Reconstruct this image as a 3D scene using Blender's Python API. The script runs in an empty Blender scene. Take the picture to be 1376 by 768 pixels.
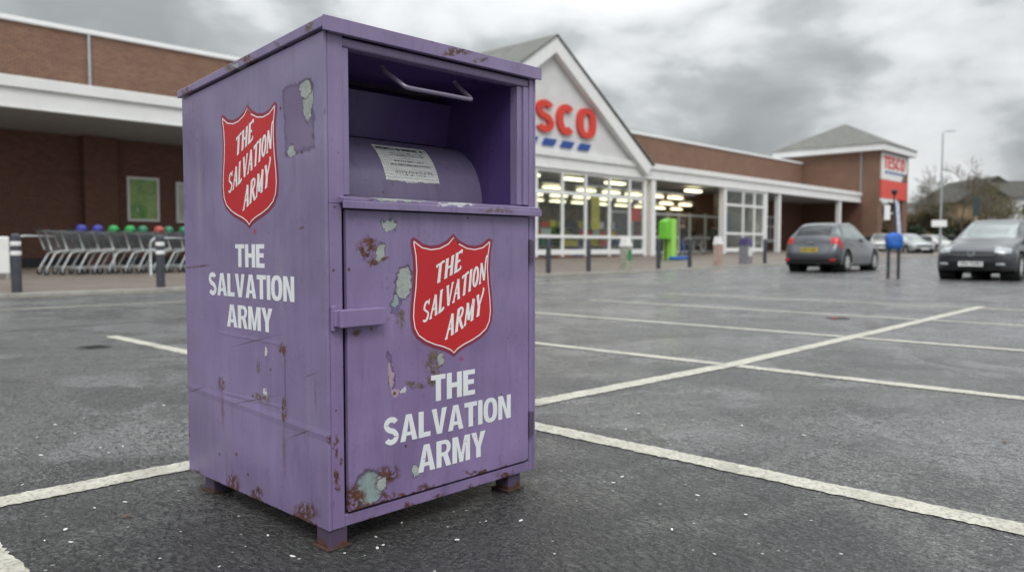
import bpy, math, random
from mathutils import Vector, Matrix
from mathutils.geometry import tessellate_polygon
random.seed(11)
S = bpy.context.scene
C = S.collection
R = math.radians

# ------------------------------------------------------------------ view numbers
FP, HY, CAMH = 1050.0, 332.0, 0.92
CX, CY = 688.0, 384.0
PITCH = math.atan((CY-HY)/FP)
YAW = R(43.625)
FW = Vector((math.cos(YAW)*math.cos(PITCH), math.sin(YAW)*math.cos(PITCH), -math.sin(PITCH)))
RT = Vector((math.sin(YAW), -math.cos(YAW), 0))
UP = RT.cross(FW)
CAM = Vector((0, 0, CAMH))
def ray(u, v): return FW*FP + RT*(u-CX) - UP*(v-CY)
def on_x(u, v, X): d = ray(u, v); return CAM + d*(X/d.x)
def on_y(u, v, Y): d = ray(u, v); return CAM + d*(Y/d.y)
def at_d(u, s):      # a bearing and a distance in metres along the view axis -> x, y
    d = ray(u, HY); d = d/(d.dot(FW)); p = CAM + d*s
    return p.x, p.y
def fwd(x, y): return x*FW.x + y*FW.y
def gz(x, y):        # ground rises gently far away
    s = fwd(x, y)
    if s < 30: return 0.0
    if s < 65: return 0.45*(s-30)/35
    if s < 110: return 0.45 + 0.17*(s-65)/45
    return 0.62
KY = 16.6
def pz(x, y):        # pavement height
    return gz(x, y) + 0.06 + 0.19*min(1, max(0, (y-KY)/8.4))

# ------------------------------------------------------------------ mesh builder
class MB:
    def __init__(s): s.v = []; s.f = []; s.m = []
    def quad(s, a, b, c, d, m=0):
        n = len(s.v); s.v += [tuple(a), tuple(b), tuple(c), tuple(d)]; s.f.append((n, n+1, n+2, n+3)); s.m.append(m)
    def box(s, x0, y0, z0, x1, y1, z1, m=0):
        n = len(s.v)
        s.v += [(x0,y0,z0),(x1,y0,z0),(x1,y1,z0),(x0,y1,z0),(x0,y0,z1),(x1,y0,z1),(x1,y1,z1),(x0,y1,z1)]
        for q in ((0,3,2,1),(4,5,6,7),(0,1,5,4),(1,2,6,5),(2,3,7,6),(3,0,4,7)):
            s.f.append(tuple(n+i for i in q)); s.m.append(m)
        return s
    def hexa(s, p, m=0):   # eight corners in the box order
        n = len(s.v); s.v += [tuple(a) for a in p]
        for q in ((0,3,2,1),(4,5,6,7),(0,1,5,4),(1,2,6,5),(2,3,7,6),(3,0,4,7)):
            s.f.append(tuple(n+i for i in q)); s.m.append(m)
        return s
    def bar(s, a, b, w, h=None, m=0):   # rectangular bar from a to b
        h = h or w; a = Vector(a); b = Vector(b); d = (b-a).normalized()
        u = Vector((0,0,1)) if abs(d.z) < .9 else Vector((1,0,0))
        x = d.cross(u).normalized()*w/2; y = x.cross(d).normalized()*h/2
        return s.hexa([a-x-y, a+x-y, a+x+y, a-x+y, b-x-y, b+x-y, b+x+y, b-x+y], m)
    def tube(s, pts, r, n=8, m=0, cap=True):
        pts = [Vector(p) for p in pts]; rs = r if isinstance(r, (list, tuple)) else [r]*len(pts)
        base = len(s.v); ref = None
        for i, p in enumerate(pts):
            d = (pts[min(i+1, len(pts)-1)] - pts[max(i-1, 0)]).normalized()
            if ref is None: ref = Vector((0,0,1)) if abs(d.z) < .9 else Vector((1,0,0))
            x = d.cross(ref)
            if x.length < 1e-4: x = d.orthogonal()
            x.normalize(); y = x.cross(d).normalized(); ref = y.cross(x) if False else ref
            for k in range(n):
                a = 2*math.pi*k/n; q = p + x*(math.cos(a)*rs[i]) + y*(math.sin(a)*rs[i]); s.v.append(tuple(q))
        for i in range(len(pts)-1):
            for k in range(n):
                a = base+i*n+k; b = base+i*n+(k+1) % n; s.f.append((a, b, b+n, a+n)); s.m.append(m)
        if cap and n > 2:
            s.f.append(tuple(base+k for k in range(n))); s.m.append(m)
            e = base+(len(pts)-1)*n; s.f.append(tuple(e+n-1-k for k in range(n))); s.m.append(m)
        return s
    def cyl(s, a, b, r, n=16, m=0, r2=None): return s.tube([a, b], [r, r2 if r2 is not None else r], n, m)
    def lathe(s, prof, c=(0,0,0), n=20, m=0, axis='z'):
        base = len(s.v)
        for (r, z) in prof:
            for k in range(n):
                a = 2*math.pi*k/n; p = (r*math.cos(a), r*math.sin(a), z)
                if axis == 'y': p = (p[0], p[2], p[1])
                s.v.append((c[0]+p[0], c[1]+p[1], c[2]+p[2]))
        for i in range(len(prof)-1):
            for k in range(n):
                a = base+i*n+k; b = base+i*n+(k+1) % n; s.f.append((a, b, b+n, a+n)); s.m.append(m)
        return s
    def poly(s, outer, holes=(), fn=None, t=.0005, m=0):
        """flat outline (with holes) given thickness; fn maps (x, y, lift) to a point"""
        loops = [list(outer)] + [list(h) for h in holes]
        tri = tessellate_polygon([[Vector((p[0], p[1], 0)) for p in l] for l in loops])
        flat = [p for l in loops for p in l]; n = len(s.v)
        s.v += [tuple(fn(p[0], p[1], t)) for p in flat] + [tuple(fn(p[0], p[1], 0)) for p in flat]
        N = len(flat)
        for a, b, c in tri:
            s.f.append((n+a, n+b, n+c)); s.m.append(m)
        o = 0
        for l in loops:
            L = len(l)
            for i in range(L):
                a = n+o+i; b = n+o+(i+1) % L; s.f.append((a, b, b+N, a+N)); s.m.append(m)
            o += L
        return s
    def ribbon(s, pts, w, fn, t=.0005, m=0):
        ws = w if isinstance(w, (list, tuple)) else [w]*len(pts)
        L = []; Rr = []
        for i, p in enumerate(pts):
            a = pts[max(i-1, 0)]; b = pts[min(i+1, len(pts)-1)]
            dx, dy = b[0]-a[0], b[1]-a[1]; l = math.hypot(dx, dy) or 1
            nx, ny = -dy/l*ws[i]/2, dx/l*ws[i]/2
            L.append((p[0]+nx, p[1]+ny)); Rr.append((p[0]-nx, p[1]-ny))
        n = len(s.v); k = len(pts)
        for P, tt in ((L, t), (Rr, t), (L, 0), (Rr, 0)): s.v += [tuple(fn(q[0], q[1], tt)) for q in P]
        for i in range(k-1):
            for (A, B) in ((0, 1), (0, 2), (1, 3)):
                s.f.append((n+A*k+i, n+A*k+i+1, n+B*k+i+1, n+B*k+i)); s.m.append(m)
        return s
    def build(s, name, mats, parent=None, loc=None, bevel=0, smooth=False, rz=0):
        me = bpy.data.meshes.new(name); me.from_pydata(s.v, [], s.f)
        if not isinstance(mats, (list, tuple)): mats = [mats]
        for mm in mats: me.materials.append(mm)
        if len(mats) > 1: me.polygons.foreach_set('material_index', s.m)
        if smooth: me.polygons.foreach_set('use_smooth', [True]*len(me.polygons))
        me.update()
        if smooth == 'auto':
            try: me.set_sharp_from_angle(angle=R(35))
            except Exception: pass
        o = bpy.data.objects.new(name, me); C.objects.link(o)
        if parent: o.parent = parent
        if loc: o.location = loc
        o.rotation_euler.z = rz
        if bevel:
            b = o.modifiers.new('b', 'BEVEL'); b.width = bevel; b.segments = 2; b.limit_method = 'ANGLE'
        return o
def tag(o, label=None, cat=None, group=None, kind=None):
    if label: o['label'] = label
    if cat: o['category'] = cat
    if group: o['group'] = group
    if kind: o['kind'] = kind
    return o
def empty(name, loc, label, cat, group=None, rz=0):
    o = bpy.data.objects.new(name, None); C.objects.link(o); o.location = loc; o.rotation_euler.z = rz
    o.empty_display_size = .1
    return tag(o, label, cat, group)
def copy_tree(o, parent=None):
    c = o.copy(); C.objects.link(c); c.parent = parent
    for ch in [k for k in bpy.data.objects if k.parent == o and k != c]: copy_tree(ch, c)
    return c

# ------------------------------------------------------------------ materials
class NT:
    def __init__(s, name):
        s.mat = bpy.data.materials.new(name); s.mat.use_nodes = True
        s.t = s.mat.node_tree; s.n = s.t.nodes; s.b = s.n['Principled BSDF']
    def new(s, typ, **kw):
        x = s.n.new(typ)
        for k, v in kw.items():
            if k in x.inputs: x.inputs[k].default_value = v
            else: setattr(x, k, v)
        return x
    def link(s, a, b): s.t.links.new(a, b)
    def coord(s, kind='Object'): return s.new('ShaderNodeTexCoord').outputs[kind]
    def pos(s): return s.new('ShaderNodeNewGeometry').outputs['Position']
    def noise(s, vec, scale, detail=4, rough=.55, dist=0, sc=None):
        if sc:
            mp = s.new('ShaderNodeMapping'); mp.inputs['Scale'].default_value = sc; s.link(vec, mp.inputs[0]); vec = mp.outputs[0]
        x = s.new('ShaderNodeTexNoise'); x.inputs['Scale'].default_value = scale; x.inputs['Detail'].default_value = detail
        x.inputs['Roughness'].default_value = rough; x.inputs['Distortion'].default_value = dist
        s.link(vec, x.inputs['Vector']); return x.outputs['Fac']
    def ramp(s, fac, a, b, lo=0., hi=1.):
        x = s.new('ShaderNodeMapRange'); x.inputs['From Min'].default_value = a; x.inputs['From Max'].default_value = b
        x.inputs['To Min'].default_value = lo; x.inputs['To Max'].default_value = hi
        s.link(fac, x.inputs['Value']); return x.outputs['Result']
    def math(s, op, a, b=None):
        x = s.new('ShaderNodeMath', operation=op)
        for i, q in enumerate((a, b)):
            if q is None: continue
            if isinstance(q, (int, float)): x.inputs[i].default_value = q
            else: s.link(q, x.inputs[i])
        return x.outputs[0]
    def mix(s, fac, a, b, mode='MIX'):
        x = s.new('ShaderNodeMix', data_type='RGBA', blend_type=mode)
        for sock, q in ((x.inputs[0], fac), (x.inputs[6], a), (x.inputs[7], b)):
            if isinstance(q, (int, float)): sock.default_value = q
            elif isinstance(q, tuple): sock.default_value = (*q[:3], 1)
            else: s.link(q, sock)
        return x.outputs[2]
    def bump(s, h, strength=.3, dist=.01):
        x = s.new('ShaderNodeBump'); x.inputs['Strength'].default_value = strength; x.inputs['Distance'].default_value = dist
        s.link(h, x.inputs['Height']); s.link(x.outputs[0], s.b.inputs['Normal']); return x
    def set(s, **kw):
        for k, v in kw.items():
            k = k.replace('_', ' ')
            if hasattr(v, 'is_output'): s.link(v, s.b.inputs[k])
            else: s.b.inputs[k].default_value = (*v, 1) if isinstance(v, tuple) and len(v) == 3 else v
def simple(name, col, rough=.5, metal=0, var=.12, scale=8, bump=0, spec=.5):
    m = NT(name); p = m.pos(); n = m.noise(p, scale, 5)
    c = m.mix(m.ramp(n, .3, .7), tuple(x*(1-var) for x in col), tuple(min(1, x*(1+var)) for x in col))
    m.set(Base_Color=c, Roughness=rough, Metallic=metal); m.b.inputs['Specular IOR Level'].default_value = spec
    if bump: m.bump(m.noise(p, scale*6, 4), bump, .01)
    return m.mat
def emis(name, col, st):
    m = NT(name); m.set(Base_Color=col, Emission_Color=col, Emission_Strength=st, Roughness=.5); return m.mat

M = {}
M['white'] = simple('white paint', (.78,.78,.76), .45, var=.05, scale=1.5)
M['white_trim'] = simple('white trim', (.80,.80,.79), .4, var=.04, scale=3)
M['soffit'] = simple('soffit', (.42,.42,.42), .7)
M['black'] = simple('black plastic', (.018,.018,.02), .45)
M['bollard'] = simple('bollard paint', (.045,.05,.062), .45, var=.2)
M['rubber'] = simple('rubber', (.02,.02,.02), .8)
M['chrome'] = simple('chrome', (.72,.73,.74), .22, 1, var=.05)
M['zinc'] = simple('zinc plated wire', (.50,.52,.52), .4, .5, var=.1)
M['wire'] = simple('dull basket wire', (.17,.18,.185), .5, .4)
M['galv'] = simple('galvanised steel', (.42,.45,.46), .5, .5)
M['redsign'] = simple('red sign', (.66,.045,.025), .4, var=.03)
M['redpanel'] = simple('red panel', (.72,.09,.07), .5, var=.08, scale=2)
M['bluesign'] = simple('blue sign', (.02,.07,.30), .4, var=.03)
M['lime'] = simple('lime kiosk', (.15,.50,.04), .5, var=.1, scale=3)
M['limelight'] = simple('pale lime', (.33,.66,.10), .5, var=.05)
M['blue'] = simple('blue cloth', (.02,.12,.45), .6, var=.25, scale=9)
M['palecloth'] = simple('pale strip', (.5,.55,.68), .6, var=.3, scale=12)
M['decalwhite'] = None
M['paper'] = simple('paper', (.7,.7,.68), .6)
M['amber'] = simple('amber', (.6,.2,.02), .3)
M['skin'] = simple('skin', (.45,.26,.19), .5)
M['hair'] = simple('hair', (.03,.02,.015), .6)
M['jeans'] = simple('blue jeans', (.05,.10,.22), .8)
M['darkcoat'] = simple('dark coat', (.02,.02,.028), .8)
M['floor'] = simple('shop floor', (.55,.53,.48), .3)
M['interior'] = simple('interior wall', (.48,.43,.35), .7, var=.5, scale=1.1)
M['tan'] = simple('tan wall', (.26,.19,.105), .8, var=.15, scale=1)
M['orange'] = simple('orange goods', (.55,.12,.03), .6)
M['yellow'] = simple('yellow goods', (.6,.5,.08), .6)
M['green'] = simple('green goods', (.03,.22,.08), .6)
M['goods_dark'] = simple('dark goods', (.05,.05,.06), .6)
M['peach'] = simple('peach panel', (.42,.30,.25), .6, var=.2, scale=10)
M['concrete'] = simple('concrete kerb', (.30,.29,.27), .8, var=.2, scale=3, bump=.2)
M['light'] = emis('shop light', (1,.90,.60), 3.0)
M['dimlight'] = emis('poster back light', (.75,.75,.70), .25)

def brick(name, c1, c2, mortar, vary='x'):
    m = NT(name); p = m.pos()
    sep = m.new('ShaderNodeSeparateXYZ'); m.link(p, sep.inputs[0])
    cb = m.new('ShaderNodeCombineXYZ'); m.link(m.math('ADD', sep.outputs[0], sep.outputs[1]), cb.inputs[0]); m.link(sep.outputs[2], cb.inputs[1])
    b = m.new('ShaderNodeTexBrick'); m.link(cb.outputs[0], b.inputs['Vector'])
    b.inputs['Scale'].default_value = 1; b.inputs['Brick Width'].default_value = .225; b.inputs['Row Height'].default_value = .075
    b.inputs['Mortar Size'].default_value = .011; b.inputs['Mortar Smooth'].default_value = .3
    b.inputs['Color1'].default_value = (*c1, 1); b.inputs['Color2'].default_value = (*c2, 1); b.inputs['Mortar'].default_value = (*mortar, 1)
    n = m.noise(p, .9, 5); n2 = m.noise(p, 14, 3)
    c = m.mix(m.ramp(n, .3, .7), b.outputs['Color'], (.055,.03,.022), 'MIX'); 
    x = m.mix(.78, c, b.outputs['Color']); y = m.mix(m.ramp(n2, .35, .75, 0, .35), x, (.06,.030,.02))
    m.set(Base_Color=y, Roughness=.85); m.bump(b.outputs['Fac'], -.3, .01); return m.mat
M['brick'] = brick('red brown brick', (.25,.115,.062), (.17,.070,.040), (.27,.215,.17))
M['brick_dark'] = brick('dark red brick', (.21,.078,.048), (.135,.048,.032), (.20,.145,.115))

def boards():
    m = NT('white cladding boards'); p = m.pos(); sep = m.new('ShaderNodeSeparateXYZ'); m.link(p, sep.inputs[0])
    f = m.math('FRACT', m.math('MULTIPLY', sep.outputs[2], 1/.15)); n = m.noise(p, 1.3, 5)
    c = m.mix(m.ramp(n, .3, .7), (.66,.66,.65), (.76,.76,.755)); g = m.math('LESS_THAN', f, .1)
    c = m.mix(m.math('MULTIPLY', g, .55), c, (.3,.3,.3)); m.set(Base_Color=c, Roughness=.5); m.bump(f, .5, .02); return m.mat
M['boards'] = boards()
def tiles(name, c1, c2):
    m = NT(name); p = m.pos(); sep = m.new('ShaderNodeSeparateXYZ'); m.link(p, sep.inputs[0])
    f = m.math('FRACT', m.math('MULTIPLY', sep.outputs[2], 1/.16)); n = m.noise(p, 2.2, 6); n2 = m.noise(p, 9, 3)
    c = m.mix(m.ramp(n, .3, .7), c1, c2); c = m.mix(m.ramp(n2, .5, .7, 0, .5), c, (.12,.13,.08))
    m.set(Base_Color=c, Roughness=.8); m.bump(f, .6, .03); return m.mat
M['tiles'] = tiles('grey roof tiles', (.115,.118,.11), (.18,.18,.165))
M['darktiles'] = tiles('dark roof tiles', (.035,.032,.03), (.06,.055,.05))

def asphalt():
    m = NT('wet asphalt'); p = m.pos()
    big = m.noise(p, .36, 5, .6, .5); mid = m.noise(p, 2.1, 6, .65, .6)
    grit = m.noise(p, 34, 4, .65, 1.0, (1.35, .8, 1)); fine = m.noise(p, 85, 4, .75)
    c = m.mix(m.ramp(mid, .32, .70), (.074,.075,.073), (.128,.128,.122))
    c = m.mix(m.ramp(big, .47, .60, 0, .75), c, (.215,.212,.22))
    pt = m.noise(p, 1.05, 6, .66, .9, (1, .7, 1)); c = m.mix(m.ramp(pt, .495, .43, 0, .72), c, (.034,.034,.036)); c = m.mix(m.ramp(m.noise(p, .85, 5, .6, 1.3), .53, .60, 0, .6), c, (.25,.247,.255))
    c = m.mix(m.ramp(grit, .58, .72, 0, .5), c, (.21,.208,.20))
    c = m.mix(m.ramp(fine, .52, .60, 0, .75), c, (.26,.257,.25))
    c = m.mix(m.ramp(fine, .48, .40, 0, .85), c, (.016,.016,.017))
    pit = m.math('MULTIPLY', m.ramp(grit, .462, .425), m.ramp(m.noise(p, 1.6, 3, .5), .35, .6, .5, 1)); c = m.mix(m.math('MULTIPLY', pit, .93), c, (.008,.008,.009))
    dark = m.ramp(m.noise(p, 3.6, 6, .72, 1.5), .58, .68, 0, .45); c = m.mix(dark, c, (.028,.028,.030))
    # wet ground round the bank, its shade and dark reflection painted in
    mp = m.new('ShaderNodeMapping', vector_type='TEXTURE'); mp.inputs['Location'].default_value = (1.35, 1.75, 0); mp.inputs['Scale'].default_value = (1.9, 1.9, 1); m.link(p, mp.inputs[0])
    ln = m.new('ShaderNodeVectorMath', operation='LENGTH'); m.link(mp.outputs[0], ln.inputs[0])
    bank_shade = m.ramp(m.math('ADD', ln.outputs['Value'], m.math('MULTIPLY', m.math('SUBTRACT', mid, .5), 1.2)), 1.15, .45, 0, .72); c = m.mix(bank_shade, c, (.012,.012,.012))
    v2 = m.new('ShaderNodeTexVoronoi'); v2.inputs['Scale'].default_value = 42; m.link(p, v2.inputs['Vector'])
    s2 = m.new('ShaderNodeSeparateColor'); m.link(v2.outputs['Color'], s2.inputs[0])
    chip = m.math('MULTIPLY', m.math('LESS_THAN', v2.outputs['Distance'], .20), m.math('GREATER_THAN', s2.outputs[1], .98))
    c = m.mix(chip, c, (.40,.39,.36))
    wet = m.ramp(m.math('ADD', m.math('MULTIPLY', big, .6), m.math('MULTIPLY', mid, .4)), .42, .58)
    m.set(Base_Color=c, Roughness=m.ramp(wet, 0, 1, .40, .13)); m.b.inputs['Specular IOR Level'].default_value = .65
    h = m.math('ADD', m.ramp(grit, .36, .60), m.math('MULTIPLY', fine, .5)); h = m.math('MULTIPLY', h, m.ramp(wet, 0, 1, 1, .35))
    m.bump(h, .85, .009)
    return m.mat
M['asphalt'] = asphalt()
def paintline():
    m = NT('worn white road paint'); p = m.pos(); n = m.noise(p, 9, 6, .7); n2 = m.noise(p, 60, 4, .7)
    c = m.mix(m.ramp(n, .3, .7), (.37,.355,.29), (.58,.56,.48)); c = m.mix(m.ramp(n2, .50, .62, 0, .7), c, (.15,.145,.13)); c = m.mix(m.ramp(m.noise(p, 1.7, 6, .7), .54, .66, 0, .55), c, (.17,.165,.15))
    m.set(Base_Color=c, Roughness=.5); m.bump(m.noise(p, 60, 5, .7), .7, .006); return m.mat
M['line'] = paintline()
def pave():
    m = NT('brown block paving'); p = m.pos(); b = m.new('ShaderNodeTexBrick'); m.link(p, b.inputs['Vector'])
    b.inputs['Scale'].default_value = 1; b.inputs['Brick Width'].default_value = .2; b.inputs['Row Height'].default_value = .1; b.inputs['Mortar Size'].default_value = .006
    b.inputs['Color1'].default_value = (.115,.09,.07,1); b.inputs['Color2'].default_value = (.16,.125,.10,1); b.inputs['Mortar'].default_value = (.06,.05,.04,1)
    n = m.noise(p, .8, 5); c = m.mix(m.ramp(n, .35, .7, 0, .6), b.outputs['Color'], (.19,.17,.145))
    m.set(Base_Color=c, Roughness=.55); m.bump(b.outputs['Fac'], -.3, .01); return m.mat
M['pave'] = pave()
def glass():
    m = NT('shop glass'); n = m.n; n.remove(m.b); o = n['Material Output']
    t = m.new('ShaderNodeBsdfTransparent'); t.inputs[0].default_value = (.88,.91,.90,1)
    g = m.new('ShaderNodeBsdfGlossy'); g.inputs['Roughness'].default_value = .03
    lw = m.new('ShaderNodeLayerWeight'); lw.inputs[0].default_value = .5; fo = m.math('ADD', m.math('MULTIPLY', m.math('POWER', lw.outputs['Facing'], 3.5), .7), .05)
    x = m.new('ShaderNodeMixShader'); m.link(fo, x.inputs[0]); m.link(t.outputs[0], x.inputs[1]); m.link(g.outputs[0], x.inputs[2]); m.link(x.outputs[0], o.inputs[0])
    return m.mat
M['glass'] = glass()
def carglass():
    m = NT('dark car glass'); m.set(Base_Color=(.02,.025,.027), Roughness=.06); m.b.inputs['Specular IOR Level'].default_value = .5; return m.mat
M['carglass'] = carglass()
def screenglass():
    m = NT('windscreen glass'); m.set(Base_Color=(.14,.17,.165), Roughness=.05, IOR=2.1); return m.mat
M['screen'] = screenglass()
def carpaint(name, col, metal=.5):
    m = NT(name); n = m.noise(m.pos(), 3, 4); c = m.mix(n, tuple(x*.85 for x in col), col)
    m.set(Base_Color=c, Metallic=metal, Roughness=.32); m.b.inputs['Coat Weight'].default_value = .8; m.b.inputs['Coat Roughness'].default_value = .05; return m.mat
M['taillamp'] = simple('red lamp', (.50,.015,.02), .2)
M['headlamp'] = simple('headlamp', (.36,.38,.39), .15, .2, var=.4, scale=14)

# ------------------------------------------------------------------ clothing bank frame
BX, BY = 1.300, 2.002
def F(u, v): p = on_y(u, v, BY); return (p.x-BX, p.z)
def Lf(u, v): p = on_x(u, v, BX); return (p.y-BY, p.z)

def paint(name, face=None, blobs=(), fn=None, hue=(.226,.162,.318), rustlow=None, rusthigh=None, lines=()):
    """weathered purple paint; blobs are patches of primer / rust / old paint, placed where the bin wears them"""
    m = NT(name); oc = m.coord()
    sep = m.new('ShaderNodeSeparateXYZ'); m.link(oc, sep.inputs[0])
    a = sep.outputs[0] if face != 'L' else sep.outputs[1]
    cb = m.new('ShaderNodeCombineXYZ'); m.link(a, cb.inputs[0]); m.link(sep.outputs[2], cb.inputs[1])
    flat = cb.outputs[0]
    big = m.noise(oc, 2.6, 5, .6); st = m.noise(oc, 5, 5, .65, 0, (3, 3, .35)); fine = m.noise(oc, 60, 4)
    c = m.mix(m.ramp(big, .3, .7), tuple(x*.84 for x in hue), tuple(x*1.10 for x in hue))
    fade = m.math('ADD', m.ramp(sep.outputs[2], .35, 1.25, 0, 1), m.math('MULTIPLY', m.math('SUBTRACT', big, .5), 1.2))
    c = m.mix(m.ramp(fade, .2, .9, 0, .5), c, (hue[0]*1.0, hue[1]*1.19, hue[2]*.97))
    c = m.mix(m.ramp(st, .50, .78, 0, .36), c, tuple(q*k_ for q, k_ in zip(hue, (1.38, 1.62, 1.28))))
    c = m.mix(m.ramp(m.noise(oc, 9, 5, .6, .5, (2, 2, .6)), .56, .70, 0, .35), c, tuple(q*.62 for q in hue))
    c = m.mix(m.ramp(fine, .62, .72, 0, .35), c, (.12,.09,.16))
    c = m.mix(m.ramp(m.noise(oc, 7, 6, .7, 0, (3.2, 3.2, .3)), .44, .30, 0, .40), c, tuple(q*.55 for q in hue))
    # distorted coordinates
    nd = m.new('ShaderNodeTexNoise'); nd.inputs['Scale'].default_value = 34; nd.inputs['Detail'].default_value = 5; nd.inputs['Roughness'].default_value = .68; m.link(oc, nd.inputs['Vector'])
    vs = m.new('ShaderNodeVectorMath', operation='SUBTRACT'); m.link(nd.outputs['Color'], vs.inputs[0]); vs.inputs[1].default_value = (.5,.5,.5)
    vm = m.new('ShaderNodeVectorMath', operation='SCALE'); m.link(vs.outputs[0], vm.inputs[0]); vm.inputs['Scale'].default_value = .052
    va = m.new('ShaderNodeVectorMath', operation='ADD'); m.link(flat, va.inputs[0]); m.link(vm.outputs[0], va.inputs[1]); dv = va.outputs[0]
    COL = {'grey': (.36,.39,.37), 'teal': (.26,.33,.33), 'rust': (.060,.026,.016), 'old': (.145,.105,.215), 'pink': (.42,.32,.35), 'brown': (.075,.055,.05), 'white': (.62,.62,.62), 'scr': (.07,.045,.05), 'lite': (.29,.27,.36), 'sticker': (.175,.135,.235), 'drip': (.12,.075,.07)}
    masks = {}
    rough_terms = None
    def blobmask(vec, cx, cy, rx, ry, rot, square=False):
        mp = m.new('ShaderNodeMapping', vector_type='TEXTURE'); mp.inputs['Location'].default_value = (cx, cy, 0)
        mp.inputs['Rotation'].default_value = (0, 0, rot); mp.inputs['Scale'].default_value = (rx, ry, 1)
        m.link(vec, mp.inputs[0])
        if square:
            ab = m.new('ShaderNodeVectorMath', operation='ABSOLUTE'); m.link(mp.outputs[0], ab.inputs[0]); sx = m.new('ShaderNodeSeparateXYZ'); m.link(ab.outputs[0], sx.inputs[0])
            return m.math('MAXIMUM', sx.outputs[0], sx.outputs[1])
        ln = m.new('ShaderNodeVectorMath', operation='LENGTH'); m.link(mp.outputs[0], ln.inputs[0])
        return ln.outputs['Value']
    edge = None
    for (u, v, ru, rv, rot, kind) in blobs:
        x, z = fn(u, v); x1, _ = fn(u+ru, v); _, z1 = fn(u, v+rv)
        rx, rz = max(.0015, abs(x1-x)), max(.0015, abs(z1-z))
        thin = kind == 'scr' or min(rx, rz) < .006
        s = 1 if fn is F else -1
        ln = blobmask(flat if thin else dv, x, z, rx, rz, s*R(rot), kind == 'sticker')
        k = m.ramp(ln, 1.0, .86 if not thin else .3)
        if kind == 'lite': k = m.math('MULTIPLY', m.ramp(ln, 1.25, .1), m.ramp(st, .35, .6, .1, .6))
        if kind == 'drip': k = m.math('MULTIPLY', m.ramp(ln, 1.25, .2), .8)
        if kind in ('rust', 'brown'):
            k = m.math('MULTIPLY', m.ramp(ln, 1.35, .75), m.ramp(m.noise(oc, 55, 4, .7), .42, .50))
            nn = m.noise(oc, 90, 3); rc = m.mix(m.ramp(nn, .35, .65), COL[kind], tuple(min(1, q*2.3) for q in COL[kind]))
            c = m.mix(k, c, rc)
        else:
            if kind in ('grey', 'teal'):     # a dark lip where the paint film ends, then the primer
                c = m.mix(m.math('MULTIPLY', m.ramp(ln, 1.16, 1.04), .75), c, (.06,.045,.075))
                pn = m.mix(m.ramp(m.noise(oc, 30, 4, .7), .3, .7), tuple(q*.7 for q in COL[kind]), tuple(q*1.15 for q in COL[kind]))
                c = m.mix(k, c, pn)
            elif kind in ('old', 'sticker'):
                c = m.mix(m.math('MULTIPLY', m.ramp(ln, 1.07, 1.0), .7), c, (.05,.035,.08)); c = m.mix(k, c, COL[kind])
            else: c = m.mix(m.math('MULTIPLY', k, .85), c, COL[kind])
        if kind in ('grey', 'teal', 'old'): edge = k if edge is None else m.math('MAXIMUM', edge, k)
    z = sep.outputs[2]; nrz = m.noise(oc, 22, 5, .65)
    def rustband(zexpr, c):
        nn = m.noise(oc, 80, 3); rc = m.mix(m.ramp(nn, .35, .65), (.045,.024,.018), (.125,.055,.027)); return m.mix(zexpr, c, rc)
    if rustlow is not None:
        z0, hgt = rustlow
        d = m.math('ADD', m.ramp(z, z0, z0+hgt, .70, -.12), m.math('MULTIPLY', m.math('SUBTRACT', nrz, .5), 1.9))
        c = rustband(m.ramp(d, .52, .60), c)
    if rusthigh is not None:
        z0, hgt = rusthigh
        d = m.math('ADD', m.ramp(z, z0-hgt, z0, -.2, .5), m.math('MULTIPLY', m.math('SUBTRACT', nrz, .5), 1.8)); c = rustband(m.ramp(d, .5, .58), c)
    # pin-head rust spots and little chips
    vo = m.new('ShaderNodeTexVoronoi'); vo.inputs['Scale'].default_value = 24; m.link(oc, vo.inputs['Vector'])
    s2 = m.new('ShaderNodeSeparateColor'); m.link(vo.outputs['Color'], s2.inputs[0])
    ds = m.math('MULTIPLY', m.math('LESS_THAN', vo.outputs['Distance'], m.ramp(s2.outputs[0], 0, 1, .05, .17)), m.math('GREATER_THAN', s2.outputs[1], .90))
    c = m.mix(m.math('MULTIPLY', ds, .85), c, (.08,.032,.02))
    vo2 = m.new('ShaderNodeTexVoronoi'); vo2.inputs['Scale'].default_value = 11; mp = m.new('ShaderNodeMapping'); mp.inputs['Scale'].default_value = (3.2, 3.2, .55)
    m.link(oc, mp.inputs[0]); m.link(mp.outputs[0], vo2.inputs['Vector']); s3 = m.new('ShaderNodeSeparateColor'); m.link(vo2.outputs['Color'], s3.inputs[0])
    dk = m.math('MULTIPLY', m.math('LESS_THAN', vo2.outputs['Distance'], .10), m.math('GREATER_THAN', s3.outputs[2], .86))
    c = m.mix(m.math('MULTIPLY', dk, .55), c, (.09,.06,.12))
    m.set(Base_Color=c); rr = m.ramp(big, .3, .7, .25, .40)
    if edge is not None: rr = m.math('MAXIMUM', rr, m.math('MULTIPLY', edge, .75))
    m.set(Roughness=rr); m.b.inputs['Specular IOR Level'].default_value = .45
    h = m.math('ADD', m.math('MULTIPLY', m.noise(oc, 2.0, 2, .35), 11.), m.math('MULTIPLY', fine, .10))
    if face == 'L':     # creases pressed into the side sheet
        for (z0_, sl, wd, am, y0_, y1_) in ((.350, .040, .018, .40, -1, 2), (.406, -.01, .008, .22, .25, .69), (.604, .015, .008, .22, .25, .69)):
            dz_ = m.math('SUBTRACT', sep.outputs[2], m.math('ADD', m.math('MULTIPLY', a, sl), z0_))
            rd = m.math('MULTIPLY', m.ramp(m.math('ABSOLUTE', dz_), wd, 0, 0, am), m.math('MULTIPLY', m.math('GREATER_THAN', a, y0_), m.math('LESS_THAN', a, y1_))); h = m.math('ADD', h, rd)
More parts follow.
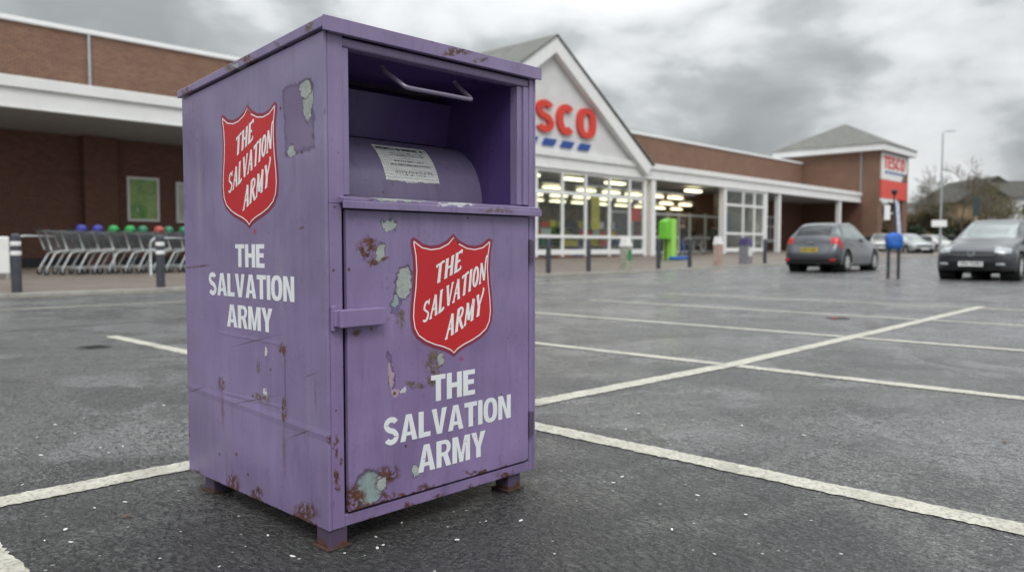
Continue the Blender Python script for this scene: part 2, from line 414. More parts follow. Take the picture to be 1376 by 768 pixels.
    if edge is not None: h = m.math('SUBTRACT', h, m.math('MULTIPLY', edge, .22))
    m.bump(h, .75, .006)
    return m.mat

front_blobs = [
 (521,302,11,8,-8,'grey'), (510,339,6,13,-20,'grey'), (541,380,11,22,-18,'grey'), (531,409,7,13,-20,'old'), (530,404,4,9,-20,'teal'),
 (492,333,13,13,20,'rust'), (501,352,8,5,0,'rust'), (516,348,5,3,0,'rust'), (537,428,6,10,10,'brown'), (478,447,6,5,0,'rust'),
 (524,497,4,26,8,'old'), (523,505,3.4,20,6,'pink'), (530,527,6,6,0,'pink'), (541,525,4,3,0,'white'), (556,516,12,4,-14,'brown'),
 (582,487,10,19,0,'brown'), (590,481,4,10,0,'grey'), (577,512,6,6,0,'brown'), (495,655,19,23,0,'teal'), (519,637,16,11,-10,'rust'), (512,650,7,9,0,'grey'),
 (557,631,5,10,25,'grey'), (477,672,12,22,20,'rust'), (571,655,11,6,-20,'rust'), (530,667,20,5,-18,'rust'), (500,682,20,6,-18,'rust'), (645,636,22,2.5,-18,'rust'),
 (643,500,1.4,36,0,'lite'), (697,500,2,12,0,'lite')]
left_blobs = [
 (401,158,20,46,3,'sticker'), (414,135,7,27,-8,'grey'), (411,118,8,12,0,'grey'), (392,203,5,10,-25,'grey'), (420,183,1.5,7,0,'scr'),
 (379,469,5,7,0,'rust'), (298,516,4.5,8,0,'rust'), (382,552,3.2,16,0,'rust'), (356,528,4,7,-20,'white'), (352,534,9,7,0,'brown'),
 (405,306,3,2,0,'rust'), (442,468,1.6,6,0,'rust'), (444,592,5,6,0,'rust'),
 (265,358,16,1.3,4,'rust'), (418,503,15,.9,18,'scr'), (404,582,20,1.2,20,'scr'), (264,523,13,1.2,16,'scr'),
 (341,458,44,.9,12,'scr'), (341,537,44,.9,13,'scr'), (383,505,.8,40,0,'old'), (347,492,2.2,8,0,'brown'), (357,470,2,7,0,'white'),
 (313,652,9,14,30,'rust'), (345,663,8,8,20,'rust'), (411,688,16,12,15,'rust'),
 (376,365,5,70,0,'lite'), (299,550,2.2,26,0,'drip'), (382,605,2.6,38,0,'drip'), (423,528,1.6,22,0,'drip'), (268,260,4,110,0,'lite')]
lid_blobs = [(608,72,18,4,12,'rust'), (640,82,10,3,12,'brown'), (575,58,2,2,0,'old')]
lidl_blobs = [(338,82,26,7,-28,'rust'), (316,95,14,6,-28,'brown'), (325,92,10,3,-28,'grey'), (421,38,5,6,0,'brown'), (255,123,8,4,0,'rust'), (380,62,12,2,-28,'rust')]
P = {}
P['front'] = paint('purple door paint', 'F', front_blobs, F, rustlow=(.098, .045))
P['left'] = paint('purple side paint', 'L', left_blobs, Lf, hue=(.218,.166,.310), rustlow=(.058, .035))
P['frame'] = paint('purple frame paint', 'F', [(455,655,3,5,0,'rust'), (452,600,3,14,0,'rust'), (452,640,2.5,10,0,'rust'), (459,620,2,5,0,'rust'), (703,470,1,3,0,'rust')], F, rustlow=(.055, .03))
P['rail'] = paint('purple rail paint', 'F', [(505,700,12,5,-18,'rust'), (556,682,13,6,-18,'rust'), (600,668,16,4,-18,'rust'), (640,655,10,4,-18,'rust'), (690,640,20,4,-18,'rust')], F, rustlow=(.04, .03))
P['lid'] = paint('purple lid paint', 'F', lid_blobs, F)
P['lidside'] = paint('purple lid edge paint', 'L', lidl_blobs, Lf)
P['plain'] = paint('purple plain paint', 'F', [], F)
P['inner'] = paint('purple recess shade paint', 'F', [], F, hue=(.075,.040,.160))  # same purple darkened: the recess shade is in the colour, drum too
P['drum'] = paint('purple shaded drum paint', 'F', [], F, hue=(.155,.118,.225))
P['sill'] = paint('purple worn sill paint', 'F', [(560,266,60,4,4,'grey'), (500,262,20,3,4,'rust'), (610,274,30,3,4,'white'), (660,283,20,3,3,'brown')], F, rusthigh=(1.082,.012))
P['leg'] = paint('rusted purple leg paint', 'F', [], F, hue=(.085,.060,.105), rustlow=(.0, .055))
def rustmat():
    m = NT('rusty steel'); p = m.pos(); n = m.noise(p, 60, 5, .7)
    m.set(Base_Color=m.mix(m.ramp(n, .3, .7), (.022,.015,.013), (.075,.034,.022)), Roughness=.8); m.bump(n, .6, .004); return m.mat
M['rust'] = rustmat()
def worn(name, col, spot=(.30,.25,.40), amt=.63):
    m = NT(name); p = m.coord(); n = m.noise(p, 40, 5, .7); n2 = m.noise(p, 4, 4)
    c = m.mix(m.ramp(n2, .3, .7), tuple(x*.9 for x in col), col); c = m.mix(m.ramp(n, amt, amt+.06), c, spot)
    m.set(Base_Color=c, Roughness=.42); return m.mat
M['decalwhite'] = worn('white vinyl', (.80,.82,.83), (.50,.45,.52))
M['decalred'] = worn('red vinyl', (.52,.016,.022), (.36,.03,.04), .66)
M['decaldark'] = worn('dark red vinyl', (.23,.028,.06), (.20,.06,.10), .66)

# ------------------------------------------------------------------ glyphs (unit height)
def arc(cx, cy, rx, ry, a0, a1, n=14): return [(cx+rx*math.cos(R(a0+(a1-a0)*i/n)), cy+ry*math.sin(R(a0+(a1-a0)*i/n))) for i in range(n+1)]
def sup(cx, cy, rx, ry, n=36, e=2.5):
    o = []
    for i in range(n):
        a = 2*math.pi*i/n; c, s_ = math.cos(a), math.sin(a)
        o.append((cx+rx*math.copysign(abs(c)**(2/e), c), cy+ry*math.copysign(abs(s_)**(2/e), s_)))
    return o
def glyph(ch, t=.2, b=.16):
    """bold sans letter -> (width, [('p', outer, holes) or ('r', points, widths)])"""
    if ch == 'T': w = .66; k = (w-t)/2; return w, [('p', [(0,1),(0,1-b),(k,1-b),(k,0),(k+t,0),(k+t,1-b),(w,1-b),(w,1)], [])]
    if ch == 'H': w = .72; return w, [('p', [(0,0),(t,0),(t,.42),(w-t,.42),(w-t,0),(w,0),(w,1),(w-t,1),(w-t,.42+b),(t,.42+b),(t,1),(0,1)], [])]
    if ch == 'E': w = .58; return w, [('p', [(0,0),(w,0),(w,b),(t,b),(t,.43),(w-.05,.43),(w-.05,.43+b),(t,.43+b),(t,1-b),(w,1-b),(w,1),(0,1)], [])]
    if ch == 'L': w = .56; return w, [('p', [(0,0),(w,0),(w,b),(t,b),(t,1),(0,1)], [])]
    if ch == 'I': return t, [('p', [(0,0),(t,0),(t,1),(0,1)], [])]
    if ch == 'A':
        w = .78; c = w/2
        return w, [('p', [(0,0),(t,0),(t+.045,.2),(w-t-.045,.2),(w-t,0),(w,0),(c+.13,1),(c-.13,1)], [[(t+.075,.34),(c,.80),(w-t-.075,.34)]])]
    if ch == 'V': w = .74; c = w/2; return w, [('p', [(0,1),(t,1),(c,.26),(w-t,1),(w,1),(c+.12,0),(c-.12,0)], [])]
    if ch == 'N': w = .72; return w, [('p', [(0,0),(t-.01,0),(t-.01,.64),(w-t-.02,0),(w,0),(w,1),(w-t+.01,1),(w-t+.01,.37),(t+.02,1),(0,1)], [])]
    if ch == 'M': w = .88; c = w/2; q = t-.01; return w, [('p', [(0,0),(q,0),(q,.68),(c-.09,0),(c+.09,0),(w-q,.68),(w-q,0),(w,0),(w,1),(w-.27,1),(c,.32),(.27,1),(0,1)], [])]
    if ch == 'Y': w = .74; c = w/2; return w, [('p', [(c-t/2,0),(c+t/2,0),(c+t/2,.40),(w,1),(w-t-.02,1),(c,.58),(t+.02,1),(0,1),(c-t/2,.40)], [])]
    if ch == 'O': w = .76; return w, [('p', sup(w/2,.5,w/2,.515), [sup(w/2,.5,w/2-t,.515-b+.01)])]
    if ch == 'R':
        w = .70
        outer = [(0,0),(t,0),(t,.40),(.32,.40),(.46,0),(w,0),(.55,.42)] + arc(.42,.72,.26,.28,-62,90,10) + [(0,1)]
        hole = [(t,.54)] + arc(.38,.70,.11,.155,-90,90,8) + [(t,.855)]
        return w, [('p', outer, [hole])]
    if ch == 'S':
        w = .66; rx = w/2-t*.46; c = .2
        pts = arc(w/2,.5+.222,rx,.200,25,188,12) + [(w/2-.13,.565),(w/2,.505),(w/2+.13,.445)] + arc(w/2,.5-.222,rx,.200,8,-155,12)
        return w, [('r', smooth2(pts), t*.84)]
    if ch == 'C': w = .74; return w, [('r', smooth2(arc(w/2+.02,.5,w/2-t/2,.5-t*.42,48,312,22)), t*.95)]
    return .3, []
def smooth2(p, n=3):
    o = []
    for i in range(len(p)-1):
        p0, p1, p2, p3 = p[max(i-1,0)], p[i], p[i+1], p[min(i+2,len(p)-1)]
        for k in range(n):
            s_ = k/n
            o.append(tuple(.5*((2*p1[j])+(-p0[j]+p2[j])*s_+(2*p0[j]-5*p1[j]+4*p2[j]-p3[j])*s_**2+(-p0[j]+3*p1[j]-3*p2[j]+p3[j])*s_**3) for j in (0,1)))
    return o+[p[-1]]
def textrun(mb, txt, fn, x0, x1, z0, z1, gap=.065, t=.235, b=.185, th=.0006):
    gl = [glyph(c, t, b) for c in txt]; W = sum(g[0] for g in gl)+gap*(len(gl)-1); k = (x1-x0)/W; h = z1-z0; x = 0
    for w, prims in gl:
        f = lambda a, c_, l, x=x: fn(x0+(x+a)*k, z0+c_*h, l)
        for pr in prims:
            if pr[0] == 'p': mb.poly(pr[1], pr[2], f, th)
            else: mb.ribbon(pr[1], pr[2], f, th)
        x += w+gap
# brush-serif strokes for the shield
def sg(ch):
    A, B, D = .18, .105, .07
    G = {
     'T': (.60, [([(.02,.86),(.05,.96),(.3,.95),(.58,1.0),(.6,.92)], B), ([(.31,.95),(.30,0)], A), ([(.18,.0),(.42,.0)], D)]),
     'H': (.66, [([(.12,1),(.12,0)], A), ([(.54,1),(.54,0)], A), ([(.12,.50),(.54,.50)], B), ([(.0,0),(.24,0)], D), ([(.42,0),(.66,0)], D), ([(.0,1),(.22,1)], D), ([(.44,1),(.66,1)], D)]),
     'E': (.52, [([(.12,1),(.12,0)], A), ([(.0,1),(.3,.98),(.54,1.04)], B), ([(.12,.5),(.42,.53)], B), ([(.0,0),(.3,0),(.54,.06)], B), ([(.53,1.04),(.5,.86)], D), ([(.53,.06),(.5,.2)], D)]),
     'S': (.58, [(smooth2(arc(.29,.74,.19,.20,20,215,10)+arc(.29,.26,.21,.21,35,-155,10)), .13), ([(.50,1.0),(.48,.74)], D)]),
     'A': (.66, [([(.06,0),(.36,1)], B), ([(.36,1),(.56,0)], A), ([(.16,.34),(.5,.34)], D), ([(-.04,0),(.18,0)], D), ([(.44,0),(.68,0)], D)]),
     'L': (.48, [([(.12,1),(.12,0)], A), ([(.0,0),(.3,0),(.5,.08)], B), ([(0,1),(.26,1)], D)]),
     'V': (.62, [([(.10,1),(.32,0)], A), ([(.34,0),(.56,1)], B), ([(-.02,1),(.22,1)], D), ([(.46,1),(.66,1)], D)]),
     'I': (.24, [([(.12,1),(.12,0)], A), ([(0,0),(.24,0)], D), ([(0,1),(.24,1)], D)]),
     'O': (.60, [(arc(.3,.5,.22,.45,0,360,22), .125)]),
     'N': (.62, [([(.08,1),(.08,0)], B), ([(.08,1),(.50,.02)], A), ([(.52,0),(.52,.9),(.56,1.12),(.66,1.2)], B), ([(-.02,0),(.2,0)], D)]),
     'R': (.64, [([(.12,1),(.12,0)], A), (smooth2([(.12,.97),(.34,.98),(.48,.86),(.48,.68),(.34,.54),(.12,.5)]), B+.02), ([(.28,.52),(.50,.12),(.66,-.08)], A), ([(0,0),(.24,0)], D)]),
     'M': (.78, [([(.08,0),(.12,1)], B), ([(.12,1),(.38,.12)], A), ([(.38,.12),(.62,1)], B), ([(.62,1),(.68,0)], A), ([(-.02,0),(.18,0)], D), ([(.56,0),(.80,0)], D)]),
     'Y': (.62, [([(.08,1),(.30,.46)], A), ([(.32,.46),(.54,.95),(.58,1.15),(.48,1.22)], B), ([(.31,.46),(.31,0)], A), ([(.18,0),(.44,0)], D), ([(-.02,1),(.2,1)], D)])}
    return G[ch]
def shieldrun(mb, txt, fn, O, X, U, th=.0006):
    gl = [sg(c) for c in txt]; gap = .11; W = sum(g[0] for g in gl)+gap*(len(gl)-1); x = 0; i = 0
    ax = ((X[0]-O[0])/W, (X[1]-O[1])/W); L = math.hypot(*ax); H = math.hypot(*U)
    for w, st in gl:
        for pts, wd in st:
            P2 = [(O[0]+ax[0]*(x+a)+U[0]*b, O[1]+ax[1]*(x+a)+U[1]*b) for a, b in pts]
            i += 1; horiz = abs(pts[0][1]-pts[-1][1]) < .15
            mb.ribbon(P2, wd*(H if horiz else L)*(1.0 if horiz else 1.02), fn, th+.00004*(i % 7))
        x += w+gap

# shield, local units: metres from the bottom tip
SH = [(0,.421),(.03,.398),(.065,.384),(.10,.380),(.135,.386),(.160,.401),(.174,.408),(.186,.400),(.187,.383),(.179,.345),(.176,.30),(.180,.245),(.188,.19),(.191,.145),(.184,.105),(.165,.075),(.130,.052),(.090,.036),(.050,.024),(.022,.012),(0,-.002)]
def shield_outline(inset=0):
    p = SH; full = p + [(-x, z) for x, z in reversed(p[1:-1])]
    if not inset: return full
    out = []; n = len(full)
    for i in range(n):
        a = full[i-1]; b = full[(i+1) % n]; dx, dz = b[0]-a[0], b[1]-a[1]; l = math.hypot(dx, dz)
        out.append((full[i][0]-(-dz/l)*-inset*-1 if False else full[i][0]+(dz/l)*-inset*1.0, full[i][1]-(dx/l)*-inset))
    return out
def make_shield(parent, fn, name='shield_emblem'):
    o = shield_outline()
    # orientation of inset: test shrink
    a = shield_outline(.010); area = lambda q: abs(sum(q[i-1][0]*q[i][1]-q[i][0]*q[i-1][1] for i in range(len(q))))
    sgn = 1 if area(a) < area(o) else -1
    mb = MB(); mb.poly(o, [], fn, .0006); em = mb.build(name, M['decaldark'], parent)
    mb = MB(); mb.poly(shield_outline(sgn*.0095), [], lambda x, z, l: fn(x, z, l+.0006), .0005); mb.build('red_field', M['decalred'], em)
    mb = MB(); q = shield_outline(sgn*.0135); mb.ribbon(q+[q[0], q[1]], .0036, lambda x, z, l: fn(x, z, l+.0011), .0005); mb.build('white_border', M['decalwhite'], em)
    mb = MB(); f2 = lambda x, z, l: fn(x, z, l+.0011)
    k = .421/683.   # tracing scale of the lettering
    def Z(x, y): return ((x-283)*k*.985/1.03*.86, (728-y)*k)
    # widths measured on the door
    def ZZ(px, py):
        p = F(540+px/4.043, 300+py/4.043); return (p[0]-.4985, p[1]-.545)
    for txt, A_, B_, U_ in (('THE', (166,330), (306,248), (10,-103)), ('SALVATION', (96,548), (440,305), (10,-118)), ('ARMY', (224,628), (420,486), (14,-122))):
        O = ZZ(*A_); X = ZZ(*B_); T_ = ZZ(A_[0]+U_[0], A_[1]+U_[1]); shieldrun(mb, txt, f2, O, X, (T_[0]-O[0], T_[1]-O[1]))
    mb.build('shield_lettering', M['decalwhite'], em)
    mb = MB(); mb.ribbon(arc(.036, -.012, .008, .008, 0, 360, 16), .0013, fn, .0006); mb.ribbon([(.034,-.016),(.034,-.008),(.038,-.009),(.038,-.012),(.034,-.012),(.039,-.016)], .0011, fn, .0006)
    mb.build('registered_mark', M['decalred'], em)
    return em

# ------------------------------------------------------------------ the clothing bank
W_, D_, Z0, ZF, ZB = .932, .965, .060, 1.556, 1.478
bank = empty('clothing_bank', (BX, BY, 0), 'tall weathered purple metal clothing bank on four short rusty legs', 'clothing bank')
def zt(y): return ZF + (ZB-ZF)*y/D_
def side(x0, x1, mat, name, y0=.0):
    mb = MB(); n = 12; pts = []
    mb.hexa([(x0,y0,Z0),(x1,y0,Z0),(x1,D_,Z0),(x0,D_,Z0),(x0,y0,zt(y0)),(x1,y0,zt(y0)),(x1,D_,zt(D_)),(x0,D_,zt(D_))])
    return mb.build(name, mat, bank, bevel=.004)
side(0, .012, P['left'], 'side_panel')
side(W_-.012, W_, P['plain'], 'side_panel')
MB().box(.012, D_-.012, Z0, W_-.012, D_, ZB-.002).build('back_panel', P['plain'], bank, bevel=.003)
MB().box(.012, .012, Z0+.002, W_-.012, D_-.012, Z0+.012).build('base_panel', P['plain'], bank)
# front frame
mb = MB(); mb.box(.0125, .001, Z0+.001, .058, .045, 1.05); mb.box(.0125, .001, 1.05, .066, .045, zt(0)-.004); mb.build('corner_post', P['frame'], bank, bevel=.003)
mb = MB(); mb.box(.896, .001, Z0+.001, W_-.0125, .045, zt(0)-.004); mb.build('corner_post', P['frame'], bank, bevel=.003)
MB().box(.0585, .002, Z0+.002, .8955, .04, .098).build('bottom_rail', P['rail'], bank, bevel=.003)
MB().box(.0665, .004, 1.520, .8955, .05, 1.548).build('header_rail', P['plain'], bank, bevel=.006)
# jambs inside the opening
mb = MB(); mb.box(.0665, .006, 1.078, .090, .05, 1.519); mb.build('opening_jamb', P['plain'], bank, bevel=.0025)
mb = MB(); mb.box(.842, .012, 1.078, .868, .05, 1.519); mb.box(.868, .004, 1.078, .8955, .05, 1.519); mb.build('opening_jamb', P['plain'], bank, bevel=.0025)
# hood: cheeks, ceiling and back of the recess
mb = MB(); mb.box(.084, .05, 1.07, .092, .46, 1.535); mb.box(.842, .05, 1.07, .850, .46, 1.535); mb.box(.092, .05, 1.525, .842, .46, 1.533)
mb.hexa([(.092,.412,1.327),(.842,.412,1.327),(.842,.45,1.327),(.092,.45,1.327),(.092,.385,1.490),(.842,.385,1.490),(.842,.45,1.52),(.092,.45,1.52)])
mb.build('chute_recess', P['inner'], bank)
# drum: quarter barrel
def drum_prof(a):   # a 0..1 front bottom -> back top
    th = R(90*a); return (.405 - .205*math.cos(th), 1.084 + .236*math.sin(th))
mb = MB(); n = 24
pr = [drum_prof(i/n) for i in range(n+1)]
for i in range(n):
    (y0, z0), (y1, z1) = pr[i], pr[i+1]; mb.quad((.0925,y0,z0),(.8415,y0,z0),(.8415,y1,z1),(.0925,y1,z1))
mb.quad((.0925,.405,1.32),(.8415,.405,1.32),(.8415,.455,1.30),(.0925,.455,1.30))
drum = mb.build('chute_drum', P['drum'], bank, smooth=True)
# notice on the drum
def noticemat():
    m = NT('printed notice'); uv = m.new('ShaderNodeUVMap').outputs[0]; sep = m.new('ShaderNodeSeparateXYZ'); m.link(uv, sep.inputs[0])
    mask = None
    vor = m.noise(uv, 1, 2, .6, 0, (60, 9, 1)); vor2 = m.noise(uv, 1, 2, .6, 0, (26, 5, 1))
    rows = [(.87,.055,.03,.97,.44),(.73,.018,.22,.86,.47),(.66,.018,.22,.86,.47),(.585,.012,.4,.6,.5),(.49,.018,.25,.80,.47),(.39,.02,.16,.92,.46),(.22,.035,.2,.92,.52),(.15,.018,.3,.75,.56)]
    for (y, h, x0, x1, th) in rows:
        a = m.math('LESS_THAN', m.math('ABSOLUTE', m.math('SUBTRACT', sep.outputs[1], y)), h)
        b = m.math('LESS_THAN', m.math('ABSOLUTE', m.math('SUBTRACT', sep.outputs[0], (x0+x1)/2)), (x1-x0)/2)
        k = m.math('MULTIPLY', m.math('MULTIPLY', a, b), m.math('GREATER_THAN', vor if h < .04 else vor2, th)); mask = k if mask is None else m.math('MAXIMUM', mask, k)
    n = m.noise(uv, 5, 4); c = m.mix(m.ramp(n, .3, .7), (.60,.62,.60), (.74,.75,.73)); c = m.mix(m.math('MULTIPLY', mask, .85), c, (.03,.03,.035))
    m.set(Base_Color=c, Roughness=.5); return m.mat
mbn = MB(); uvs = []
nx, ny = 24, 14; a0, a1 = .19, .66
def npt(i, j):
    t = j/ny; a = a0+(a1-a0)*t; y, z = drum_prof(a); th = R(90*a); rag = (0.0015*math.sin(i*1.7)+.001*math.sin(i*.6) - (.007 if 8 < i < 14 else 0)) if j == 0 else 0
    x = .383+.246*i/nx
    return (x, y-.0012*math.cos(th), z+.0012*math.sin(th)+rag*.7)
for i in range(nx):
    for j in range(ny):
        mbn.quad(npt(i,j), npt(i+1,j), npt(i+1,j+1), npt(i,j+1)); uvs += [(i/nx,j/ny),((i+1)/nx,j/ny),((i+1)/nx,(j+1)/ny),(i/nx,(j+1)/ny)]
no = mbn.build('paper_notice', noticemat(), drum, smooth=True)
uvl = no.data.uv_layers.new(name='UVMap')
for i, l in enumerate(uvl.data): l.uv = uvs[i]
sm = no.modifiers.new('s', 'SOLIDIFY'); sm.thickness = .0004
# sill
mb = MB(); mb.hexa([(.046,-.030,1.056),(.926,-.030,1.056),(.926,.02,1.050),(.046,.02,1.050),(.046,-.030,1.068),(.926,-.030,1.068),(.926,.02,1.076),(.046,.02,1.076)])
mb.hexa([(.067,.02,1.06),(.8955,.02,1.06),(.841,.21,1.07),(.093,.21,1.07),(.067,.02,1.0755),(.8955,.02,1.0755),(.841,.21,1.088),(.093,.21,1.088)])
mb.box(.040,-.033,1.036,.930,-.029,1.058)
mb.build('sill', P['sill'], bank, bevel=.002)
# black sheet standing in for the shade behind the door gap
MB().box(.0585, .020, .0985, .8955, .035, 1.05).build('gap_shade_sheet', M['black'], bank)
# door
mb = MB(); mb.box(.0690, -.0055, .1065, .8850, .012, 1.034)
door = mb.build('door', P['front'], bank, bevel=.0022)
mb = MB(); mb.box(.895,-.010,.865,.912,.002,.945); mb.cyl((.8925,-.008,.862),(.8925,-.008,.948),.006,10); mb.build('hinge', P['leg'], door, bevel=.001)
mb = MB(); mb.box(.895,-.010,.200,.912,.002,.290); mb.cyl((.8925,-.008,.197),(.8925,-.008,.293),.006,10); mb.build('hinge', P['leg'], door, bevel=.001)
# latch
mb = MB(); mb.box(.012,-.010,.668,.026,.0,.745); mb.box(.026,-.036,.679,.190,-.004,.733); mb.box(.016,-.022,.682,.040,-.006,.732); lt = mb.build('latch', P['plain'], bank, bevel=.0035)
# handle rod, hung from the flap inside
hp = [(.300,.115,1.515),(.302,.10,1.497),(.318,.058,1.464),(.328,.038,1.447),(.345,.030,1.441),(.40,.030,1.441),(.54,.030,1.441),(.612,.030,1.441),(.626,.036,1.445),(.630,.05,1.456),(.626,.09,1.488),(.622,.115,1.515)]
hs = []
for i in range(len(hp)-1):
    for k in range(3):
        s_ = k/3; p0, p1, p2, p3 = [hp[min(max(i+q,0),len(hp)-1)] for q in (-1,0,1,2)]
        hs.append(tuple(.5*((2*p1[j])+(-p0[j]+p2[j])*s_+(2*p0[j]-5*p1[j]+4*p2[j]-p3[j])*s_**2+(-p0[j]+3*p1[j]-3*p2[j]+p3[j])*s_**3) for j in range(3)))
hs.append(hp[-1])
MB().tube(hs, .0078, 12).build('handle', simple('worn purple grey rod', (.24,.21,.29), .35, .3), bank, smooth=True)
# lid
def lidz(y): return ZF + (ZB-ZF)*y/D_
mb = MB(); o_ = .012
mb.hexa([(-o_,-.014,lidz(-.014)+.004),(W_+.006,-.014,lidz(-.014)+.004),(W_+.006,D_+o_,lidz(D_)+.004),(-o_,D_+o_,lidz(D_)+.004),
         (-o_,-.014,lidz(-.014)+.036),(W_+.006,-.014,lidz(-.014)+.036),(W_+.006,D_+o_,lidz(D_)+.030),(-o_,D_+o_,lidz(D_)+.030)])
lid = mb.build('lid', P['lidside'], bank, bevel=.003)
mb = MB(); mb.hexa([(-o_-.001,-.022,lidz(0)-.006),(W_+.008,-.022,lidz(0)-.006),(W_+.008,-.0145,lidz(0)-.006),(-o_-.001,-.0145,lidz(0)-.006),(-o_-.001,-.022,lidz(0)+.038),(W_+.008,-.022,lidz(0)+.038),(W_+.008,-.0145,lidz(0)+.038),(-o_-.001,-.0145,lidz(0)+.038)])
mb.hexa([(.012,-.0145,lidz(0)-.006),(W_-.01,-.0145,lidz(0)-.006),(W_-.01,-.001,lidz(0)-.006),(.012,-.001,lidz(0)-.006),(.012,-.0145,lidz(0)-.003),(W_-.01,-.0145,lidz(0)-.003),(W_-.01,-.001,lidz(0)-.003),(.012,-.001,lidz(0)-.003)])
mb.build('lid_flange', P['lid'], lid, bevel=.0015)
# legs
for (x, y) in ((.004,.006), (.795,.014), (.020,.80), (.80,.84)):
    mb = MB(); mb.box(x, y, .0, x+.066, y+.070, Z0+.003); lg = mb.build('leg', P['leg'], bank, bevel=.004)
    mb = MB(); mb.box(x-.012, y-.010, .0, x+.076, y+.080, .006); mb.build('foot_plate', M['rust'], lg, bevel=.002)
# lettering
ff = lambda x, z, l: (x, -.0056-l, z)
lf = lambda t, z, l: (-.0001-l, D_-t, z)
for (txt, x0, x1, z0, z1) in (('THE',.399,.604,.401,.489), ('SALVATION',.203,.786,.288,.374), ('ARMY',.341,.652,.171,.262)):
    pass
mb = MB()
textrun(mb, 'THE', ff, .400, .603, .400, .489); textrun(mb, 'SALVATION', ff, .202, .787, .287, .374); textrun(mb, 'ARMY', ff, .342, .655, .170, .261)
mb.build('lettering', M['decalwhite'], bank)
mb = MB()
textrun(mb, 'THE', lf, D_-.560, D_-.362, .852, .930); textrun(mb, 'SALVATION', lf, D_-.766, D_-.180, .748, .828); textrun(mb, 'ARMY', lf, D_-.630, D_-.316, .641, .720)
mb.build('lettering', M['decalwhite'], bank)
make_shield(bank, lambda x, z, l: ff(.503+x, .545+z, l))
make_shield(bank, lambda x, z, l: lf(D_-.458+x*1.02, .985+z*.975, l))

# ------------------------------------------------------------------ ground
def sheet(name, xs, ys, zf, mat, kind='structure'):
    mb = MB()
    for x in xs:
        for y in ys: mb.v.append((x, y, zf(x, y)))
    ny_ = len(ys)
    for i in range(len(xs)-1):
        for j in range(ny_-1):
            a = i*ny_+j; mb.f.append((a, a+ny_, a+ny_+1, a+1)); mb.m.append(0)
    o = mb.build(name, mat); tag(o, kind=kind); return o
fine_ = [-14, -8, -4, 0, 4, 8, 12, 16, 20, 24, 28, 32, 36, 40, 44, 48, 52, 56, 60, 64, 68, 72, 76, 80, 86, 92, 100, 110]
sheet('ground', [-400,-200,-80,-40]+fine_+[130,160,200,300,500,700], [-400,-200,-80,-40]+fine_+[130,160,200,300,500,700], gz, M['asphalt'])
def line(name, pts, w=.13, lift=.004, mat=None):
    """painted line with crumbly edges"""
    mb = MB(); L = []
    for i in range(len(pts)-1):
        a, b = Vector(pts[i]), Vector(pts[i+1]); d = (b-a).length
        near = min(a.length, b.length); step = .018 if near < 6 else .12
        n = max(2, int(d/step)); nrm = Vector((-(b-a).y, (b-a).x))/d
        for k in range(n + (1 if i == len(pts)-2 else 0)):
            p = a+(b-a)*k/n; r1 = random.uniform(-.006,.006)+.003*math.sin(k*.31); r2 = random.uniform(-.006,.006)+.003*math.sin(k*.23+1)
            L.append((p+nrm*(w/2+r1), p-nrm*(w/2+r2)))
    for l, r in L: mb.v += [(l.x, l.y, gz(l.x,l.y)+lift), (r.x, r.y, gz(r.x,r.y)+lift)]
    for i in range(len(L)-1): mb.f.append((2*i, 2*i+1, 2*i+3, 2*i+2)); mb.m.append(0)
    o = mb.build(name, mat or M['line']); tag(o, kind='structure'); return o
main_l = [(-6,3.27),(.4,3.265),(1.4,3.235),(2.4,3.15),(3.4,3.06),(5.6,2.955),(9,2.98),(13.75,3.06)]
line('parking_line', main_l, .135)
for X, Ytop in ((.565,8.5),(2.965,8.56),(5.56,8.5),(8.15,8.5),(10.75,8.4),(13.35,8.4)):
    for (ya, yb) in ((-4, None), (None, Ytop)):
        # the crossing with the long line stays free: two pieces butt against it
        yc = 3.0
        for i in range(len(main_l)-1):
            if main_l[i][0] <= X <= main_l[i+1][0]:
                t_ = (X-main_l[i][0])/(main_l[i+1][0]-main_l[i][0]); yc = main_l[i][1]+t_*(main_l[i+1][1]-main_l[i][1])
        if yb is None: line('parking_line', [(X, -4), (X, yc-.078)], .128)
        else: line('parking_line', [(X, yc+.078), (X, Ytop)], .128)
line('parking_line', [(-10,13.35),(3.1,13.35),(5.8,13.1),(20,13.0)], .11)
line('kerb_line', [(-14,16.42),(70,16.42)], .10, .004, simple('faded yellow paint', (.33,.28,.15), .6, var=.3, scale=2))
line('tar_seam', [(-6,9.6),(3.2,9.9),(7,10.4),(14,10.1)], .03, .002, M['rubber'])
# pavement and kerb
xs = [-14+i*3.0 for i in range(29)]
sheet('pavement', xs, [KY+.12]+[KY+.6+i*1.2 for i in range(26)], pz, M['pave'])
mb = MB()
for i in range(len(xs)-1):
    for k in range(3):
        a = xs[i]+k*1.0; b = a+.993
        mb.hexa([(a,KY,gz(a,KY)-.05),(b,KY,gz(b,KY)-.05),(b,KY+.125,gz(b,KY)-.05),(a,KY+.125,gz(a,KY)-.05),(a,KY+.01,gz(a,KY)+.063),(b,KY+.01,gz(b,KY)+.063),(b,KY+.125,gz(b,KY)+.066),(a,KY+.125,gz(a,KY)+.066)])
tag(mb.build('kerb', M['concrete'], bevel=.008), kind='structure')
